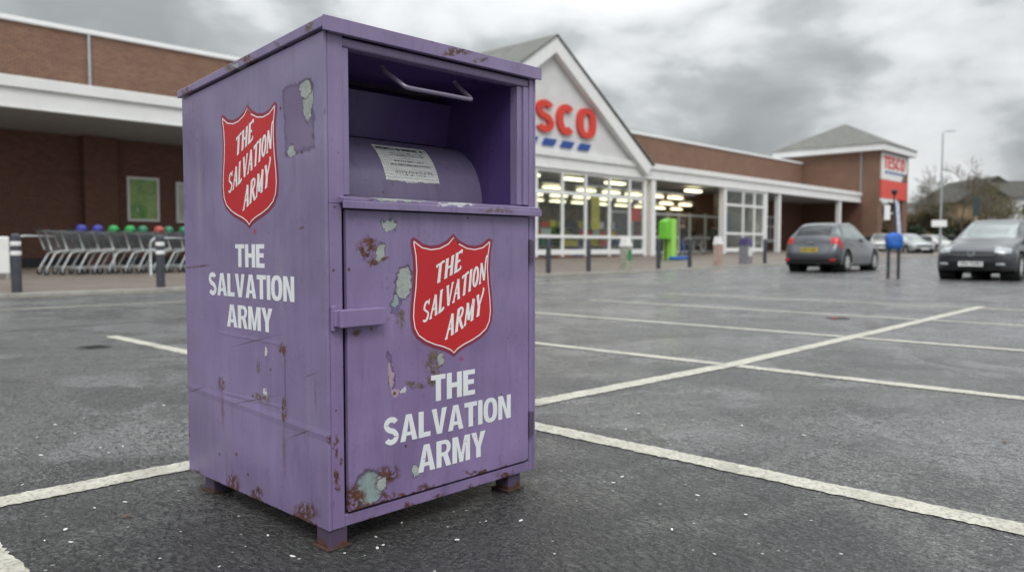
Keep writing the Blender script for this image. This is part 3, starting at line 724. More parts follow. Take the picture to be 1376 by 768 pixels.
# drains and puddle-ish scrap
def drain(x, y, label):
    mb = MB(); mb.lathe([(.0,.006),(.148,.006),(.152,.004),(.156,.0)], (x,y,0), 28)
    for k in range(-4, 5): mb.box(x-.09, y+k*.026-.004, .006, x+.09, y+k*.026+.004, .009)
    tag(mb.build('drain_cover', simple('cast iron', (.02,.019,.019), .5)), label, 'drain cover')
drain(2.52, 7.70, 'round black iron drain cover in the tarmac left of the clothing bank')
drain(10.19, 3.9, 'round iron drain cover with a reddish scrap, beyond the long white line')
mb = MB(); mb.poly([(.0,.0),(.18,.03),(.25,.12),(.12,.17),(.02,.11)], [], lambda a, b, l: (10.03+a*.6, 3.85+b*.6, .011+l), .006)
tag(mb.build('litter_scrap', simple('red scrap', (.30,.05,.03), .6)), 'flattened reddish scrap of litter lying on the far drain cover', 'litter')

# loose white flakes
flk = []
for kx in range(5):
    mb = MB(); n = 7; ph = random.random()*6
    pts = [(.009*(1+.5*random.random())*math.cos(2*math.pi*i/n+ph), .0055*(1+.6*random.random())*math.sin(2*math.pi*i/n+ph)) for i in range(n)]
    mb.poly(pts, [], lambda a, b, l: (a, b, l+a*.08+.001), .0016)
    flk.append(mb)
flm = simple('white flake', (.60,.60,.57), .6)
proto = [mb.build('paint_flake', flm) for mb in flk]
spots = [(515,733),(507,737),(463,744),(540,703),(505,722),(653,701),(614,726),(812,648),(824,649),(836,641),(921,652),(937,666),(1002,692),(903,712),(20,587),(50,588),(22,603),(55,612),(101,583),(74,571),(113,562),(135,602),(146,609),(165,600),(234,603),(30,652),(193,560),(220,545),(60,727),(95,729),(88,712),(215,751),(127,683),(240,660),(168,675),(858,556),(931,565),(841,577),(795,573),(997,572),(1267,568),(1290,578),(1080,585),(1090,700),(1180,640),(330,735),(360,720),(295,762),(393,748),(1130,745),(960,745),(700,700),(745,745)]
for i, (u, v) in enumerate(spots):
    d = ray(u, v); p = CAM + d*(-CAMH/d.z)
    o = proto[i] if i < 5 else proto[i % 5].copy()
    if i >= 5: C.objects.link(o)
    o.location = (p.x, p.y, .002); s_ = random.uniform(.3, .85)*(1 if p.length < 3.3 else 1.3); o.scale = (s_, s_, 1); o.rotation_euler.z = random.uniform(0, 6.28)
    tag(o, 'tiny white flake of paint lying loose on the wet tarmac', 'paint flake', 'white paint flakes scattered on the tarmac')
for (u, v, lb) in ((1350,594,'brown curled dead leaf on the tarmac at the far right'), (170,695,'small tan leaf scrap on the tarmac left of the clothing bank')):
    d = ray(u, v); p = CAM + d*(-CAMH/d.z); mb = MB()
    pts = [(-.018,0),(-.009,.006),(.003,.008),(.018,.001),(.006,-.006),(-.007,-.006)]
    mb.poly(pts, [], lambda a, b, l: (p.x+a, p.y+b, .004+l+abs(b)*.6), .001)
    tag(mb.build('dead_leaf', simple('dead leaf', (.16,.07,.04), .7)), lb, 'leaf')

# ------------------------------------------------------------------ supermarket
YF, YW = 25.0, 30.2
store = empty('supermarket', (36, YF, pz(36, YF)), 'long red brick supermarket with a white canopy, tall glazed front and white gable', 'supermarket')
def part(mb, name, mat, parent=None, bevel=0, lab=None, smooth=False):
    o = mb.build(name, mat); par = parent or store
    base = par
    off = Vector((0,0,0)); q = par
    while q is not None: off += Vector(q.location); q = q.parent
    o.parent = par; o.location = -off
    if bevel:
        b = o.modifiers.new('b', 'BEVEL'); b.width = bevel; b.segments = 2; b.limit_method = 'ANGLE'
    if lab: o['label'] = lab
    if smooth: o.data.polygons.foreach_set('use_smooth', [True]*len(o.data.polygons))
    return o
XL, XR = -14, 70
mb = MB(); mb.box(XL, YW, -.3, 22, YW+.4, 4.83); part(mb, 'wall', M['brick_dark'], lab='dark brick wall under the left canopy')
mb = MB(); mb.box(XL, YW, 4.83, XR-.05, YW+.4, 8.42); part(mb, 'parapet_wall', M['brick'])
mb = MB(); mb.box(XL-.1, YW-.10, 8.42, XR-.05, YW+.5, 8.58); part(mb, 'coping', M['white_trim'], bevel=.02)
mb = MB(); mb.box(XL, YW+.4, 8.0, XR, 62, 8.1); part(mb, 'flat_roof', M['soffit'])
mb = MB(); mb.box(XL, 61.6, -.3, XR, 62, 8.0); mb.box(XL, YW+.4, -.3, XL+.3, 61.6, 8.0); part(mb, 'rear_wall', M['brick'])
mb = MB(); mb.box(XL, YF+.16, 4.84, XR-.02, YW-.005, 4.92); part(mb, 'canopy_soffit', M['soffit'])
mb = MB(); mb.box(XL, YF+.16, 5.50, XR-.02, YW-.005, 5.56); part(mb, 'canopy_roof', M['soffit'])
mb = MB(); mb.box(XL, YF, 4.82, XR-.01, YF+.155, 5.32); mb.box(XL, YF-.10, 5.325, XR-.01, YF+.155, 5.64); mb.box(XL, YF-.04, 4.76, XR-.01, YF+.10, 4.815); part(mb, 'fascia', M['white'], bevel=.015)
for x in (9.6, 0.9, 17.5):
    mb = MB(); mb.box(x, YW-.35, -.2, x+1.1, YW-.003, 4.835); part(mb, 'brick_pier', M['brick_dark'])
mb = MB(); mb.cyl((9.95,YW-.07,5.6),(9.95,YW-.07,8.4),.05,8); part(mb, 'drain_pipe', M['galv'])
mb = MB(); mb.box(2.2, 27.2, 4.80, 3.1, 27.8, 4.838); part(mb, 'canopy_light', M['paper'])
mb = MB(); mb.box(-2, YW-.03, .0, 9.6, YW-.003, .55); mb.box(10.7, YW-.03, .0, 17.5, YW-.003, .55); part(mb, 'dark_plinth', simple('black engineering brick', (.02,.022,.03), .5))
# gable
GX0, GX1, GXC, GZA = 21.5, 36.5, 29.0, 10.95
gable_tri = [(GX0+.2,5.645),(GX1-.2,5.645),(GXC,GZA-.35)]
mb = MB(); mb.poly(gable_tri, [], lambda a, b, l: (a, YF+.30-l, b), .25); part(mb, 'gable_wall', M['boards'])
def rake(xa, za, xb, zb, y0, y1, w, mb): # sloping board below the line a-b
    d = Vector((xb-xa, 0, zb-za)).normalized(); n = Vector((d.z, 0, -d.x)); n = n if n.z < 0 else -n
    a = Vector((xa,0,za)); b = Vector((xb,0,zb)); c = b+n*w; e = a+n*w
    mb.hexa([(e.x,y0,e.z),(c.x,y0,c.z),(c.x,y1,c.z),(e.x,y1,e.z),(a.x,y0,a.z),(b.x,y0,b.z),(b.x,y1,b.z),(a.x,y1,a.z)])
mb = MB(); rake(GX0-.35, 5.66, GXC, GZA+.1, YF-.32, YF+.03, .66, mb); rake(GXC+.002, GZA+.1, GX1+.75, 5.46, YF-.325, YF+.028, .66, mb); part(mb, 'bargeboard', M['white_trim'], bevel=.02)
for k, (xa, za, xb, zb) in enumerate(((GX0-.5,5.72,GXC,GZA+.17), (GXC+.001,GZA+.17,GX1+.95,5.52))):
    mb = MB(); rake(xa, za, xb, zb, YF-.40, 44, -.07 if False else .07, mb)
    part(mb, 'gable_roof', M['tiles'])
mb = MB(); mb.box(GX0-.2, YF+.02, 5.565, GX1+.3, YF+.29, 5.643); part(mb, 'gable_base_trim', M['white_trim'])

# glazed fronts
def glazed(x0, x1, mull, trans, zb, zt_, y, name='window', fw=.13, gm=None):
    mb = MB()
    for i, x in enumerate(mull): mb.box(x-fw/2, y-.06, zb, x+fw/2, y+.08, zt_)
    for j, z in enumerate(trans):
        h = .15 if j else .26
        ms = mull
        for i in range(len(ms)-1): mb.box(ms[i]+fw/2, y-.05, z, ms[i+1]-fw/2, y+.07, z+h)
    f = part(mb, name, M['white_trim'])
    mb = MB(); mb.box(x0+.02, y+.01, zb+.02, x1-.02, y+.022, zt_-.02); part(mb, 'glass_pane', gm or M['glass'], f)
    return f
pzs = lambda x: pz(x, YF)
mull1 = [22.2, 24.15, 26.1, 28.03, 29.98, 31.83, 33.87, 35.72, 37.1]
glazed(22.2, 37.1, mull1, [.55, 1.38, 3.55, 4.60], .45, 4.81, YF+.12)
mb = MB(); mb.box(37.78, YF+.02, .2, 38.18, YF+.42, 4.815); part(mb, 'canopy_post', M['white_trim'])
mb = MB(); mb.box(37.17, YF+.05, .2, 37.30, YF+.20, 4.815); part(mb, 'canopy_post', M['white_trim'])
mb = MB(); mb.box(22.1, YF+.06, -.2, 37.9, YF+.25, .447); part(mb, 'plinth', M['brick_dark'])
mull2 = [46.45, 48.85, 50.45, 51.85]
mb = MB(); mb.box(46.15, YF+.02, .2, 46.38, YF+.42, 4.815); part(mb, 'canopy_post', M['white_trim'])
glazed(46.45, 51.85, mull2, [.62, 1.75, 3.62, 4.60], .52, 4.81, YF+.12)
mb = MB(); mb.box(46.4, YF+.06, -.2, 52.0, YF+.25, .517); part(mb, 'plinth', M['brick_dark'])
for x in (51.95, 54.1, 65.4):
    mb = MB(); mb.box(x, YF+.03, -.1, x+.33, YF+.36, 4.815); part(mb, 'canopy_post', M['white_trim'])
# back wall under the right canopy, white windows
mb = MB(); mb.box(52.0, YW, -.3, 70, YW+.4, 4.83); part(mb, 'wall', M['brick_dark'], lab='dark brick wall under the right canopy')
mb = MB(); mb.box(52.0, YF+.38, -.1, 52.2, YW-.01, 4.83); part(mb, 'return_wall', M['brick_dark'])
for (xa, xb) in ((55.2, 56.8), (59.5, 64.6)):
    n_ = 2 if xb-xa < 3 else 4; ms = [xa+(xb-xa)*k/n_ for k in range(n_+1)]
    glazed(xa, xb, ms, [1.35, 2.6, 3.4], 1.3, 3.55, YW-.12, 'window', .1, simple('dim window', (.10,.11,.10), .5, spec=.15))
# entrance screen, recessed
mull3 = [38.2, 40.4, 42.6, 44.4, 45.8, 47.2, 49.3, 51.55]
glazed(38.2, 51.55, mull3, [.42, 1.5, 3.0], .38, 3.25, 28.2, 'entrance_screen', .12)
# interior
mb = MB(); mb.box(22.1, YF+.3, .24, 52, YW+.4, .30); mb.box(22.1, YW+.4, .24, 69.5, 46, .30); part(mb, 'shop_floor', M['floor'])
for wb in ((22.1,46,0,69.5,46.2,4.83), (22.0,YF+.3,0,22.1,46,4.83), (51.7,YF+.4,0,51.9,28.9,4.83), (69.5,YW+.41,0,69.7,46,4.83)):
    mb = MB(); mb.box(*wb); part(mb, 'interior_wall', M['interior'])
mb = MB(); mb.box(22.1, YW+.01, 4.70, 51.9, YW+.41, 4.75); mb.box(22.1, YW+.41, 4.70, 69.5, 46, 4.75); part(mb, 'shop_ceiling', M['floor'])
for x in (24.0, 28.5, 32.3, 36.0, 39.3, 42.0, 44.6, 47.3, 50.0, 53.0, 56.0, 59.0, 62.0, 65.0):
    for y in (26.7, 31.4, 36.0, 40.6):
        if y < 28 and 37.5 < x < 46 and x != 44.6: continue
        if y < 28 and x > 46 or (y > 28 and y < 32 and x > 50): continue
        hh = .10 if y > 30 else .13
        mb = MB(); mb.box(x, y, 4.52, x+1.6, y+.35, 4.52+hh); part(mb, 'ceiling_light', M['light'])
mats_ = ['orange','goods_dark','yellow','green','goods_dark','redsign','paper','goods_dark','bluesign','tan']
fx = empty('shop_shelving', (33, 28.5, .30), 'long shelving unit full of mixed coloured goods behind the left shop windows', 'shelving')
random.seed(5)
def shelf_unit(root, x0, x1, y, n):
    mb = MB(); mb.box(x0, y, .30, x1, y+.6, .42); mb.box(x0, y+.28, .42, x1, y+.32, 2.2)
    for z in (.95, 1.45, 1.95): mb.box(x0, y+.02, z, x1, y+.28, z+.03)
    part(mb, 'shelf_frame', M['interior'], root)
    for r, z in enumerate((.42, .98, 1.48, 1.98)):
        x = x0+.05
        while x < x1-.3:
            w = random.uniform(.25, .9); w = min(w, x1-x-.02); h = random.uniform(.22, .44); mb = MB(); mb.box(x, y+.04, z+.002, x+w-.03, y+.26, z+h)
            part(mb, 'goods', M[random.choice(mats_)], root); x += w
shelf_unit(fx, 23.2, 36.8, 28.4, 0)
shelf_unit(fx, 24.5, 37.3, 26.9, 0)
fx3 = empty('display_stand', (42, 31.2, .30), 'tall dark promotional stand with orange panels just inside the entrance doors', 'display stand')
mb = MB(); mb.box(44.2, 30.6, .3, 45.2, 31.2, 2.6); mb.box(48.6, 31.0, .3, 49.4, 31.5, 2.3); part(mb, 'stand_body', M['goods_dark'], fx3)
mb = MB(); mb.box(44.25, 30.56, 1.5, 45.15, 30.598, 2.5); mb.box(48.65, 30.96, 1.3, 49.35, 30.998, 2.1); part(mb, 'stand_panel', M['orange'], fx3)
fx2 = empty('shop_shelving', (47, 31.4, .30), 'shelving with coloured goods deep inside the shop beyond the entrance', 'shelving')
shelf_unit(fx2, 42.0, 56.0, 33.0, 0); shelf_unit(fx2, 50.0, 66.0, 36.2, 0)
for (x, y, w, h, z, mt, lb) in [(33.1,25.7,.7,1.9,1.85,'yellow','pale yellow hanging poster seen through the third shop window'),(36.4,25.6,1.1,.75,2.4,'redpanel','red and white promotional panel behind the right end of the glass'),(29.0,27.0,1.2,.9,2.9,'peach','peach hanging sign behind the left shop window'),(48.2,29.6,1.1,1.1,2.3,'orange','orange hanging banner inside the entrance'),(46.3,29.6,.9,.9,2.5,'yellow','yellow hanging banner inside the entrance'),(48.0,26.2,.9,1.3,1.9,'bluesign','blue poster behind the right shop window')]:
    mb = MB(); mb.box(x, y, z, x+w, y+.03, z+h); mb.cyl((x+.1,y+.015,z+h),(x+.1,y+.015,4.60),.008,5); mb.cyl((x+w-.1,y+.015,z+h),(x+w-.1,y+.015,4.60),.008,5)
    tag(mb.build('hanging_sign', M[mt]), lb, 'sign')

# gable sign
def textsolid(txt, x0, x1, z0, z1, y, th, root, mat, t=.22, b=.19):
    gl = [glyph(c, t, b) for c in txt]; gap = .08; W = sum(g[0] for g in gl)+gap*(len(gl)-1); k = (x1-x0)/W; h = z1-z0; x = 0
    for (w, prims) in gl:
        mb = MB(); f = lambda a, c_, l, x=x: (x0+(x+a)*k, y-l, z0+c_*h)
        for pr in prims:
            if pr[0] == 'p': mb.poly(pr[1], pr[2], f, th)
            else: mb.ribbon(pr[1], pr[2], f, th)
        part(mb, 'letter', mat, root); x += w+gap
sg_root = empty('shop_sign', (29.4, YF, 6.4), 'large red raised shop letters with blue dashes beneath on the white gable', 'sign')
textsolid('TESCO', 25.0, 32.45, 6.47, 7.94, YF+.04, .14, sg_root, M['redsign'], .24, .2)
for k in range(5):
    xx = 25.7+k*1.36; mb = MB(); mb.poly([(xx-.13,5.83),(xx+.72,5.83),(xx+.97,6.17),(xx+.12,6.17)], [], lambda a, b, l: (a, YF+.04-l, b), .08); part(mb, 'blue_dash', M['bluesign'], sg_root)

# posters on the left wall
def greenposter():
    m = NT('green poster print'); p = m.pos(); n = m.noise(p, 2.2, 4, .6, .4); n2 = m.noise(p, 5, 3)
    c = m.mix(m.ramp(n, .35, .65), (.10,.30,.06), (.34,.50,.16)); c = m.mix(m.ramp(n2, .58, .68, 0, .7), c, (.55,.60,.42)); m.set(Base_Color=c, Roughness=.3); return m.mat
def poster(x0, x1, z0, z1, mat, lb, blot=None):
    r_ = empty('wall_poster', ((x0+x1)/2, YW-.05, z0), lb, 'poster')
    mb = MB(); w = .09; y0, y1 = YW-.09, YW-.004
    mb.box(x0, y0, z0, x0+w, y1, z1); mb.box(x1-w, y0, z0, x1, y1, z1); mb.box(x0+w, y0, z0, x1-w, y1, z0+w); mb.box(x0+w, y0, z1-w, x1-w, y1, z1); part(mb, 'frame', M['white_trim'], r_)
    mb = MB(); mb.box(x0+w, YW-.05, z0+w, x1-w, YW-.003, z1-w); part(mb, 'printed_sheet', mat, r_)
    if blot: mb = MB(); mb.lathe([(.001,.0),(.10,.0),(.12,.3),(.07,.45),(.001,.45)], (x1-.35, YW-.052, z0+.2), 8); part(mb, 'printed_motif', M['peach'], r_); r_.children[-1].scale=(1,1,1)
poster(11.12, 12.28, 1.88, 3.52, greenposter(), 'green advertising poster in a white frame on the brick wall behind the trolleys')
poster(12.92, 14.1, 1.86, 3.42, simple('pale poster', (.5,.52,.50), .3, var=.3, scale=2), 'pale poster in a white frame right of the green one')

# tower
TX0, TX1, TY0, TY1 = 70.0, 77.6, 23.6, 32.2
tw = empty('brick_tower', (74, 27, gz(74, 27)), 'square red brick corner tower with a grey hipped roof and open base', 'tower')
mb = MB(); zc = 5.2
mb.box(TX0, TY0, zc, TX1, TY1, 9.12); part(mb, 'upper_wall', M['brick'], tw)
mb = MB(); mb.box(TX0-.035, TY0-.035, 0, TX0+1.0, TY0+1.3, 9.125); part(mb, 'brick_pier', M['brick'], tw)
mb = MB(); mb.box(TX1-1.3, TY0-.035, 0, TX1+.035, TY0+1.2, 9.125); part(mb, 'brick_pier', M['brick'], tw)
mb = MB(); mb.box(TX0-.03, TY1-1.2, 0, TX0+1.2, TY1+.03, zc); part(mb, 'brick_pier', M['brick_dark'], tw)
mb = MB(); mb.box(TX1-1.3, TY1-1.2, 0, TX1+.03, TY1+.03, zc); part(mb, 'brick_pier', M['brick_dark'], tw)
mb = MB(); mb.box(TX0-.01, TY0+1.3, 0, TX0+.3, TY1-1.2, zc-.01); part(mb, 'base_wall', M['brick_dark'], tw)
mb = MB(); mb.box(TX0-.10, 26.0, 2.0, TX0-.012, 28.4, 2.35); mb.box(TX0-.10, 26.0, 0.9, TX0-.012, 26.35, 1.998); mb.box(TX0-.10, 28.05, .9, TX0-.012, 28.4, 1.998); part(mb, 'beige_surround', M['interior'], tw)
ov = .6
mb = MB(); mb.box(TX0-ov, TY0-ov, 9.13, TX1+ov, TY1+ov, 9.68); part(mb, 'eaves', M['white_trim'], tw)
mb = MB(); n = len(mb.v); cx, cy_ = (TX0+TX1)/2, (TY0+TY1)/2; o2 = ov+.12
mb.v += [(TX0-o2,TY0-o2,9.69),(TX1+o2,TY0-o2,9.69),(TX1+o2,TY1+o2,9.69),(TX0-o2,TY1+o2,9.69),(cx,cy_,12.25)]
mb.f += [(0,1,4),(1,2,4),(2,3,4),(3,0,4),(0,3,2,1)]; mb.m += [0]*5; part(mb, 'hipped_roof', M['tiles'], tw)
mb = MB(); mb.cyl((TX0-.07,TY0+1.42,5.7),(TX0-.07,TY0+1.42,9.1),.06,8); part(mb, 'drain_pipe', M['galv'], tw)
ts = empty('tower_sign', (73.6, TY0-.1, 5.2), 'white and red shop sign panels on the front of the brick tower', 'sign')
ys_ = TY0-.045
mb = MB(); mb.poly([(70.35,6.75),(75.4,6.75),(76.0,7.4),(76.9,7.6),(76.9,9.0),(70.35,9.0)], [], lambda a, b, l: (a, ys_-l, b), .12); part(mb, 'white_panel', M['white_trim'], ts)
mb = MB(); mb.box(70.35, ys_-.11, 5.15, 77.0, ys_, 6.73); part(mb, 'red_panel', M['redpanel'], ts)
mb = MB(); mb.box(70.35, ys_-.09, 4.85, 74.5, ys_, 5.13); part(mb, 'lower_strip', M['white_trim'], ts)
textsolid('TESCO', 70.75, 76.2, 7.72, 8.78, ys_-.12, .05, ts, M['redsign'])
for k in range(5):
    xx = 71.1+k*1.0; mb = MB(); mb.poly([(xx,7.3),(xx+.7,7.3),(xx+.85,7.5),(xx+.15,7.5)], [], lambda a, b, l: (a, ys_-.12-l, b), .04); part(mb, 'blue_dash', M['bluesign'], ts)
mb = MB(); p = (77.7, TY0-.2, 5.1); mb.lathe([(.001,.0),(.3,.03),(.34,.12)], (78.35, TY0+.1, 4.3), 14); mb.cyl((78.03,TY0+.1,4.25),(78.35,TY0+.1,4.3),.03,6); tag(mb.build('wall_lamp', M['white_trim']), 'small round white lamp dish on the right side of the brick tower', 'lamp')

# ------------------------------------------------------------------ bollards
def bollard(x, y, h, r, label, group, bands=True, name='bollard'):
    z = pz(x, y); b_ = empty(name, (x, y, z), label, 'bollard', group)
    mb = MB(); mb.lathe([(r*.98,-.03),(r,.02),(r,h-.06),(r*.92,h-.02),(r*.6,h),(.001,h+.006)], (0,0,0), 18); mb.build('post', M['bollard'], b_, smooth='auto')
    if bands:
        for zz in (h-.22, h-.40):
            mb = MB(); mb.lathe([(r+.001,zz),(r+.003,zz+.005),(r+.003,zz+.075),(r+.001,zz+.08)], (0,0,0), 18); mb.build('white_band', M['white_trim'], b_, smooth='auto')
    return b_
def loc_on(u, Y): p = on_y(u, HY, Y); return p.x, Y
def row(u, Y): return on_y(u, HY, Y).x
bollard(row(21,16.95), 16.95, 1.10, .088, 'black bollard with two white bands, leftmost, before the trolleys', 'black bollards along the shop kerb')
bollard(row(215,17.0), 17.0, 1.10, .088, 'black bollard with two white bands beside the clothing bank, before the trolleys', 'black bollards along the shop kerb')
for u, lb in ((737,'slim black bollard just right of the clothing bank'),(791,'slim black bollard before the left part of the shop windows'),(885,'slim black bollard in front of the lime green kiosk'),(927,'slim black bollard before the shop entrance, beside the person in jeans'),(1028,'slim black bollard left of the grey hatchback')):
    bollard(row(u,17.0), 17.0, 1.15, .085, lb, 'slim black bollards before the glazed shop front', False)
def wastebin(u, Y, cols, label, w=.42, h=1.15):
    x = row(u, Y); z = pz(x, Y); b_ = empty('litter_bin', (x, Y, z), label, 'litter bin')
    mb = MB(); mb.box(-w/2,-w/2,-.02,w/2,w/2,h*.72); mb.build('bin_body', cols[0], b_, bevel=.03)
    mb = MB(); mb.hexa([(-w/2-.02,-w/2-.02,h*.72),(w/2+.02,-w/2-.02,h*.72),(w/2+.02,w/2+.02,h*.72),(-w/2-.02,w/2+.02,h*.72),(-w/2+.04,-w/2+.06,h),(w/2-.04,-w/2+.06,h),(w/2-.04,w/2-.03,h),(-w/2+.04,w/2-.03,h)]); mb.build('bin_hood', cols[1], b_, bevel=.02)
    mb = MB(); mb.box(-w/2+.05,-w/2-.012,h*.30,w/2-.05,-w/2,h*.62); mb.build('label_panel', cols[2], b_)
wastebin(841, 17.1, (simple('mottled wrap', (.33,.33,.27), .6, var=.6, scale=14), M['paper'], M['green']), 'slim mottled white and green bin between the bollards before the windows', .34, 1.2)
wastebin(965, 17.2, (M['peach'], M['paper'], M['peach']), 'slim peach coloured bin with a pale top before the entrance', .32, 1.25)
wastebin(1002, 17.2, (simple('grey speckle', (.2,.2,.22), .6, var=.5, scale=20), simple('purple hood', (.06,.04,.14), .5), M['paper']), 'dark bin with a white panel before the right shop window', .46, 1.2)

# lime kiosk with blue base
kx = row(897, 21.5); k_ = empty('lime_kiosk', (kx, 21.5, pz(kx, 21.5)), 'tall lime green promotional kiosk left of the shop entrance', 'kiosk')
mb = MB(); mb.box(-.02,-.25,.0,.44,.25,2.05); mb.build('tall_panel', M['limelight'], k_, bevel=.02)
mb = MB(); mb.hexa([(-.50,-.22,1.05),(-.021,-.24,1.0),(-.021,.24,1.0),(-.50,.22,1.05),(-.46,-.22,1.92),(-.021,-.24,2.04),(-.021,.24,2.04),(-.46,.22,1.92)]); mb.build('side_display', M['lime'], k_, bevel=.02)
mb = MB(); mb.box(-.42,-.18,0,-.36,-.12,1.05); mb.box(-.42,.12,0,-.36,.18,1.05); mb.build('support', M['black'], k_)
mb = MB(); mb.box(-.3,-.62,0,1.1,-.27,.16); mb.build('base_tray', M['blue'], k_, bevel=.03)

# ------------------------------------------------------------------ hoop rails
def hoop(x0, x1, y, label):
    z = pz(x0, y); h = 1.0; r = .03
    pts = [(x0,y,z-.03),(x0,y,z+h-.2)]+[(x0+.2-.2*math.cos(R(a)), y, z+h-.2+.2*math.sin(R(a))) for a in (20,45,70,90)]+[(x1-.2+.2*math.sin(R(a)), y, z+h-.2+.2*math.cos(R(a))) for a in (0,25,50,75,90)]+[(x1,y,z-.03)]
    mb = MB(); mb.tube(pts, r, 8); tag(mb.build('hoop_rail', M['galv'], smooth=True), label, 'rail', 'tubular rails of the trolley bay')
hoop(row(46,22.0), row(60,22.0)+2.2, 23.6, 'galvanised hoop rail behind the left end of the trolley row')
hoop(row(202,21.6), row(202,21.6)+3.4, 21.6, 'galvanised hoop rail in front of the right end of the trolley row')
px0 = row(-4, 21.5); wp = empty('bay_sign', (px0, 21.5, pz(px0, 21.5)), 'white bay sign panel at the far left edge, before the brick wall', 'sign')
MB().box(-.25,-.03,.12,.25,.03,1.0).build('panel', M['white_trim'], wp, bevel=.03); MB().box(-.22,-.02,-.02,-.16,.02,.12).box(.16,-.02,-.02,.22,.02,.12).build('feet', M['galv'], wp)

# ------------------------------------------------------------------ trolleys
def make_trolley():
    t_ = empty('shopping_trolley', (0,0,0), 'x', 'shopping trolley', 'nested shopping trolleys in front of the brick wall')
    # basket corners: handle end at x=0, nose at x=.95
    def q(a, b, k): return tuple(a[i]+(b[i]-a[i])*k for i in range(3))
    T0, T1, T2, T3 = (0,-.29,1.02),(0,.29,1.02),(.98,.22,.92),(.98,-.22,.92)
    B0, B1, B2, B3 = (.14,-.25,.56),(.14,.25,.56),(.88,.18,.62),(.88,-.18,.62)
    mb = MB()
    def wire(a, b, r=.0055): mb.tube([a, b], r, 3, cap=False)
    for (a, b, c, d, nn) in ((T0,T3,B0,B3,12),(T1,T2,B1,B2,12),(T3,T2,B3,B2,6),(T0,T1,B0,B1,6)):
        for k in range(nn+1): wire(q(a,b,k/nn), q(c,d,k/nn))
        for k in range(1, 6): wire(q(a,c,k/6), q(b,d,k/6))
    for k in range(9): wire(q(B0,B3,k/8), q(B1,B2,k/8))
    for k in range(5): wire(q(B0,B1,k/4), q(B3,B2,k/4))
    mb.tube([T0,T3,T2,T1,T0], .011, 6); mb.build('basket', M['wire'], t_)
    mb = MB()
    for s_ in (-1, 1):
        mb.tube([(.86,s_*.19,.60),(.35,s_*.235,.545),(.22,s_*.25,.50),(.02,s_*.27,.13)], .020, 8)
        mb.tube([(.06,s_*.265,.20),(.45,s_*.22,.17),(.86,s_*.16,.14)], .012, 6)
        mb.tube([(.14,s_*.25,.58),(.0,s_*.29,1.02)], .013, 6)
    mb.tube([(.86,-.16,.14),(.86,.16,.14)], .012, 6); mb.build('chassis', M['zinc'], t_, smooth=True)
    mb = MB(); mb.tube([(-.07,-.28,1.05),(-.07,.28,1.05)], .018, 8); mb.build('handle', M['black'], t_, smooth=True)
    for (x, y) in ((.02,-.27),(.02,.27),(.86,-.15),(.86,.15)):
        mb = MB(); mb.lathe([(.001,-.014),(.045,-.014),(.062,-.009),(.062,.009),(.045,.014),(.001,.014)], (x,y,.0625), 14, axis='y'); w_ = mb.build('wheel', M['rubber'], t_, smooth='auto')
        mb = MB(); mb.bar((x,y-.022,.062),(x,y-.022,.145),.01,.03); mb.bar((x,y+.022,.062),(x,y+.022,.145),.01,.03); mb.cyl((x,y-.026,.0625),(x,y+.026,.0625),.012,8); mb.build('castor_fork', M['galv'], w_)
    return t_
tro = make_trolley()
seatcols = {}
def seat(t_, col):
    mb = MB(); mb.lathe([(.001,.20),(.07,.19),(.115,.13),(.125,.06),(.10,.0),(.001,-.02)], (.24+random.uniform(-.05,.05),random.uniform(-.08,.08),.98), 14)
    for q_ in range(len(mb.v)): a_ = mb.v[q_]; mb.v[q_] = (a_[0], a_[1]*1.25, a_[2])
    mb.build('seat_back', col, t_, smooth=True)
SC = {'blue': simple('blue plastic', (.03,.035,.26), .6), 'green': simple('green plastic', (.02,.28,.07), .6), 'dark green': simple('dark green plastic', (.015,.16,.08), .4), 'red': simple('red plastic', (.38,.07,.06), .6), 'orange': simple('orange plastic', (.5,.14,.03), .4)}
order = ['', '', 'blue', 'blue', 'green', 'green', 'dark green', 'red', 'dark green', 'dark green', 'dark green', 'dark green', 'orange', '', 'dark green', '', '']
ordn = ['first','second','third','fourth','fifth','sixth','seventh','eighth','ninth','tenth','eleventh','twelfth','thirteenth','fourteenth','fifteenth','sixteenth','seventeenth']
trs = [tro if i == 0 else copy_tree(tro) for i in range(len(order))]
tx0 = row(55, 22.7)
for i, t_ in enumerate(trs):
    x = tx0 + .385*i + random.uniform(-.03,.03); y = 22.7+random.uniform(-.03,.03); t_.location = (x, y, pz(x, y)+.003); t_.scale = (1.12,1.12,1.12)
    t_['label'] = '%s trolley from left end of nested row%s' % (ordn[i], (', with %s seat back' % order[i]) if order[i] else '')
    if order[i]: seat(t_, SC[order[i]])
# one trolley by the door
t2 = copy_tree(tro); x = row(940, 24.2); t2.location = (x, 24.2, pz(x,24.2)+.003); t2.rotation_euler.z = R(70); t2.scale = (1.12,)*3
t2['label'] = 'single wire shopping trolley standing in the shop entrance'; del t2['group']

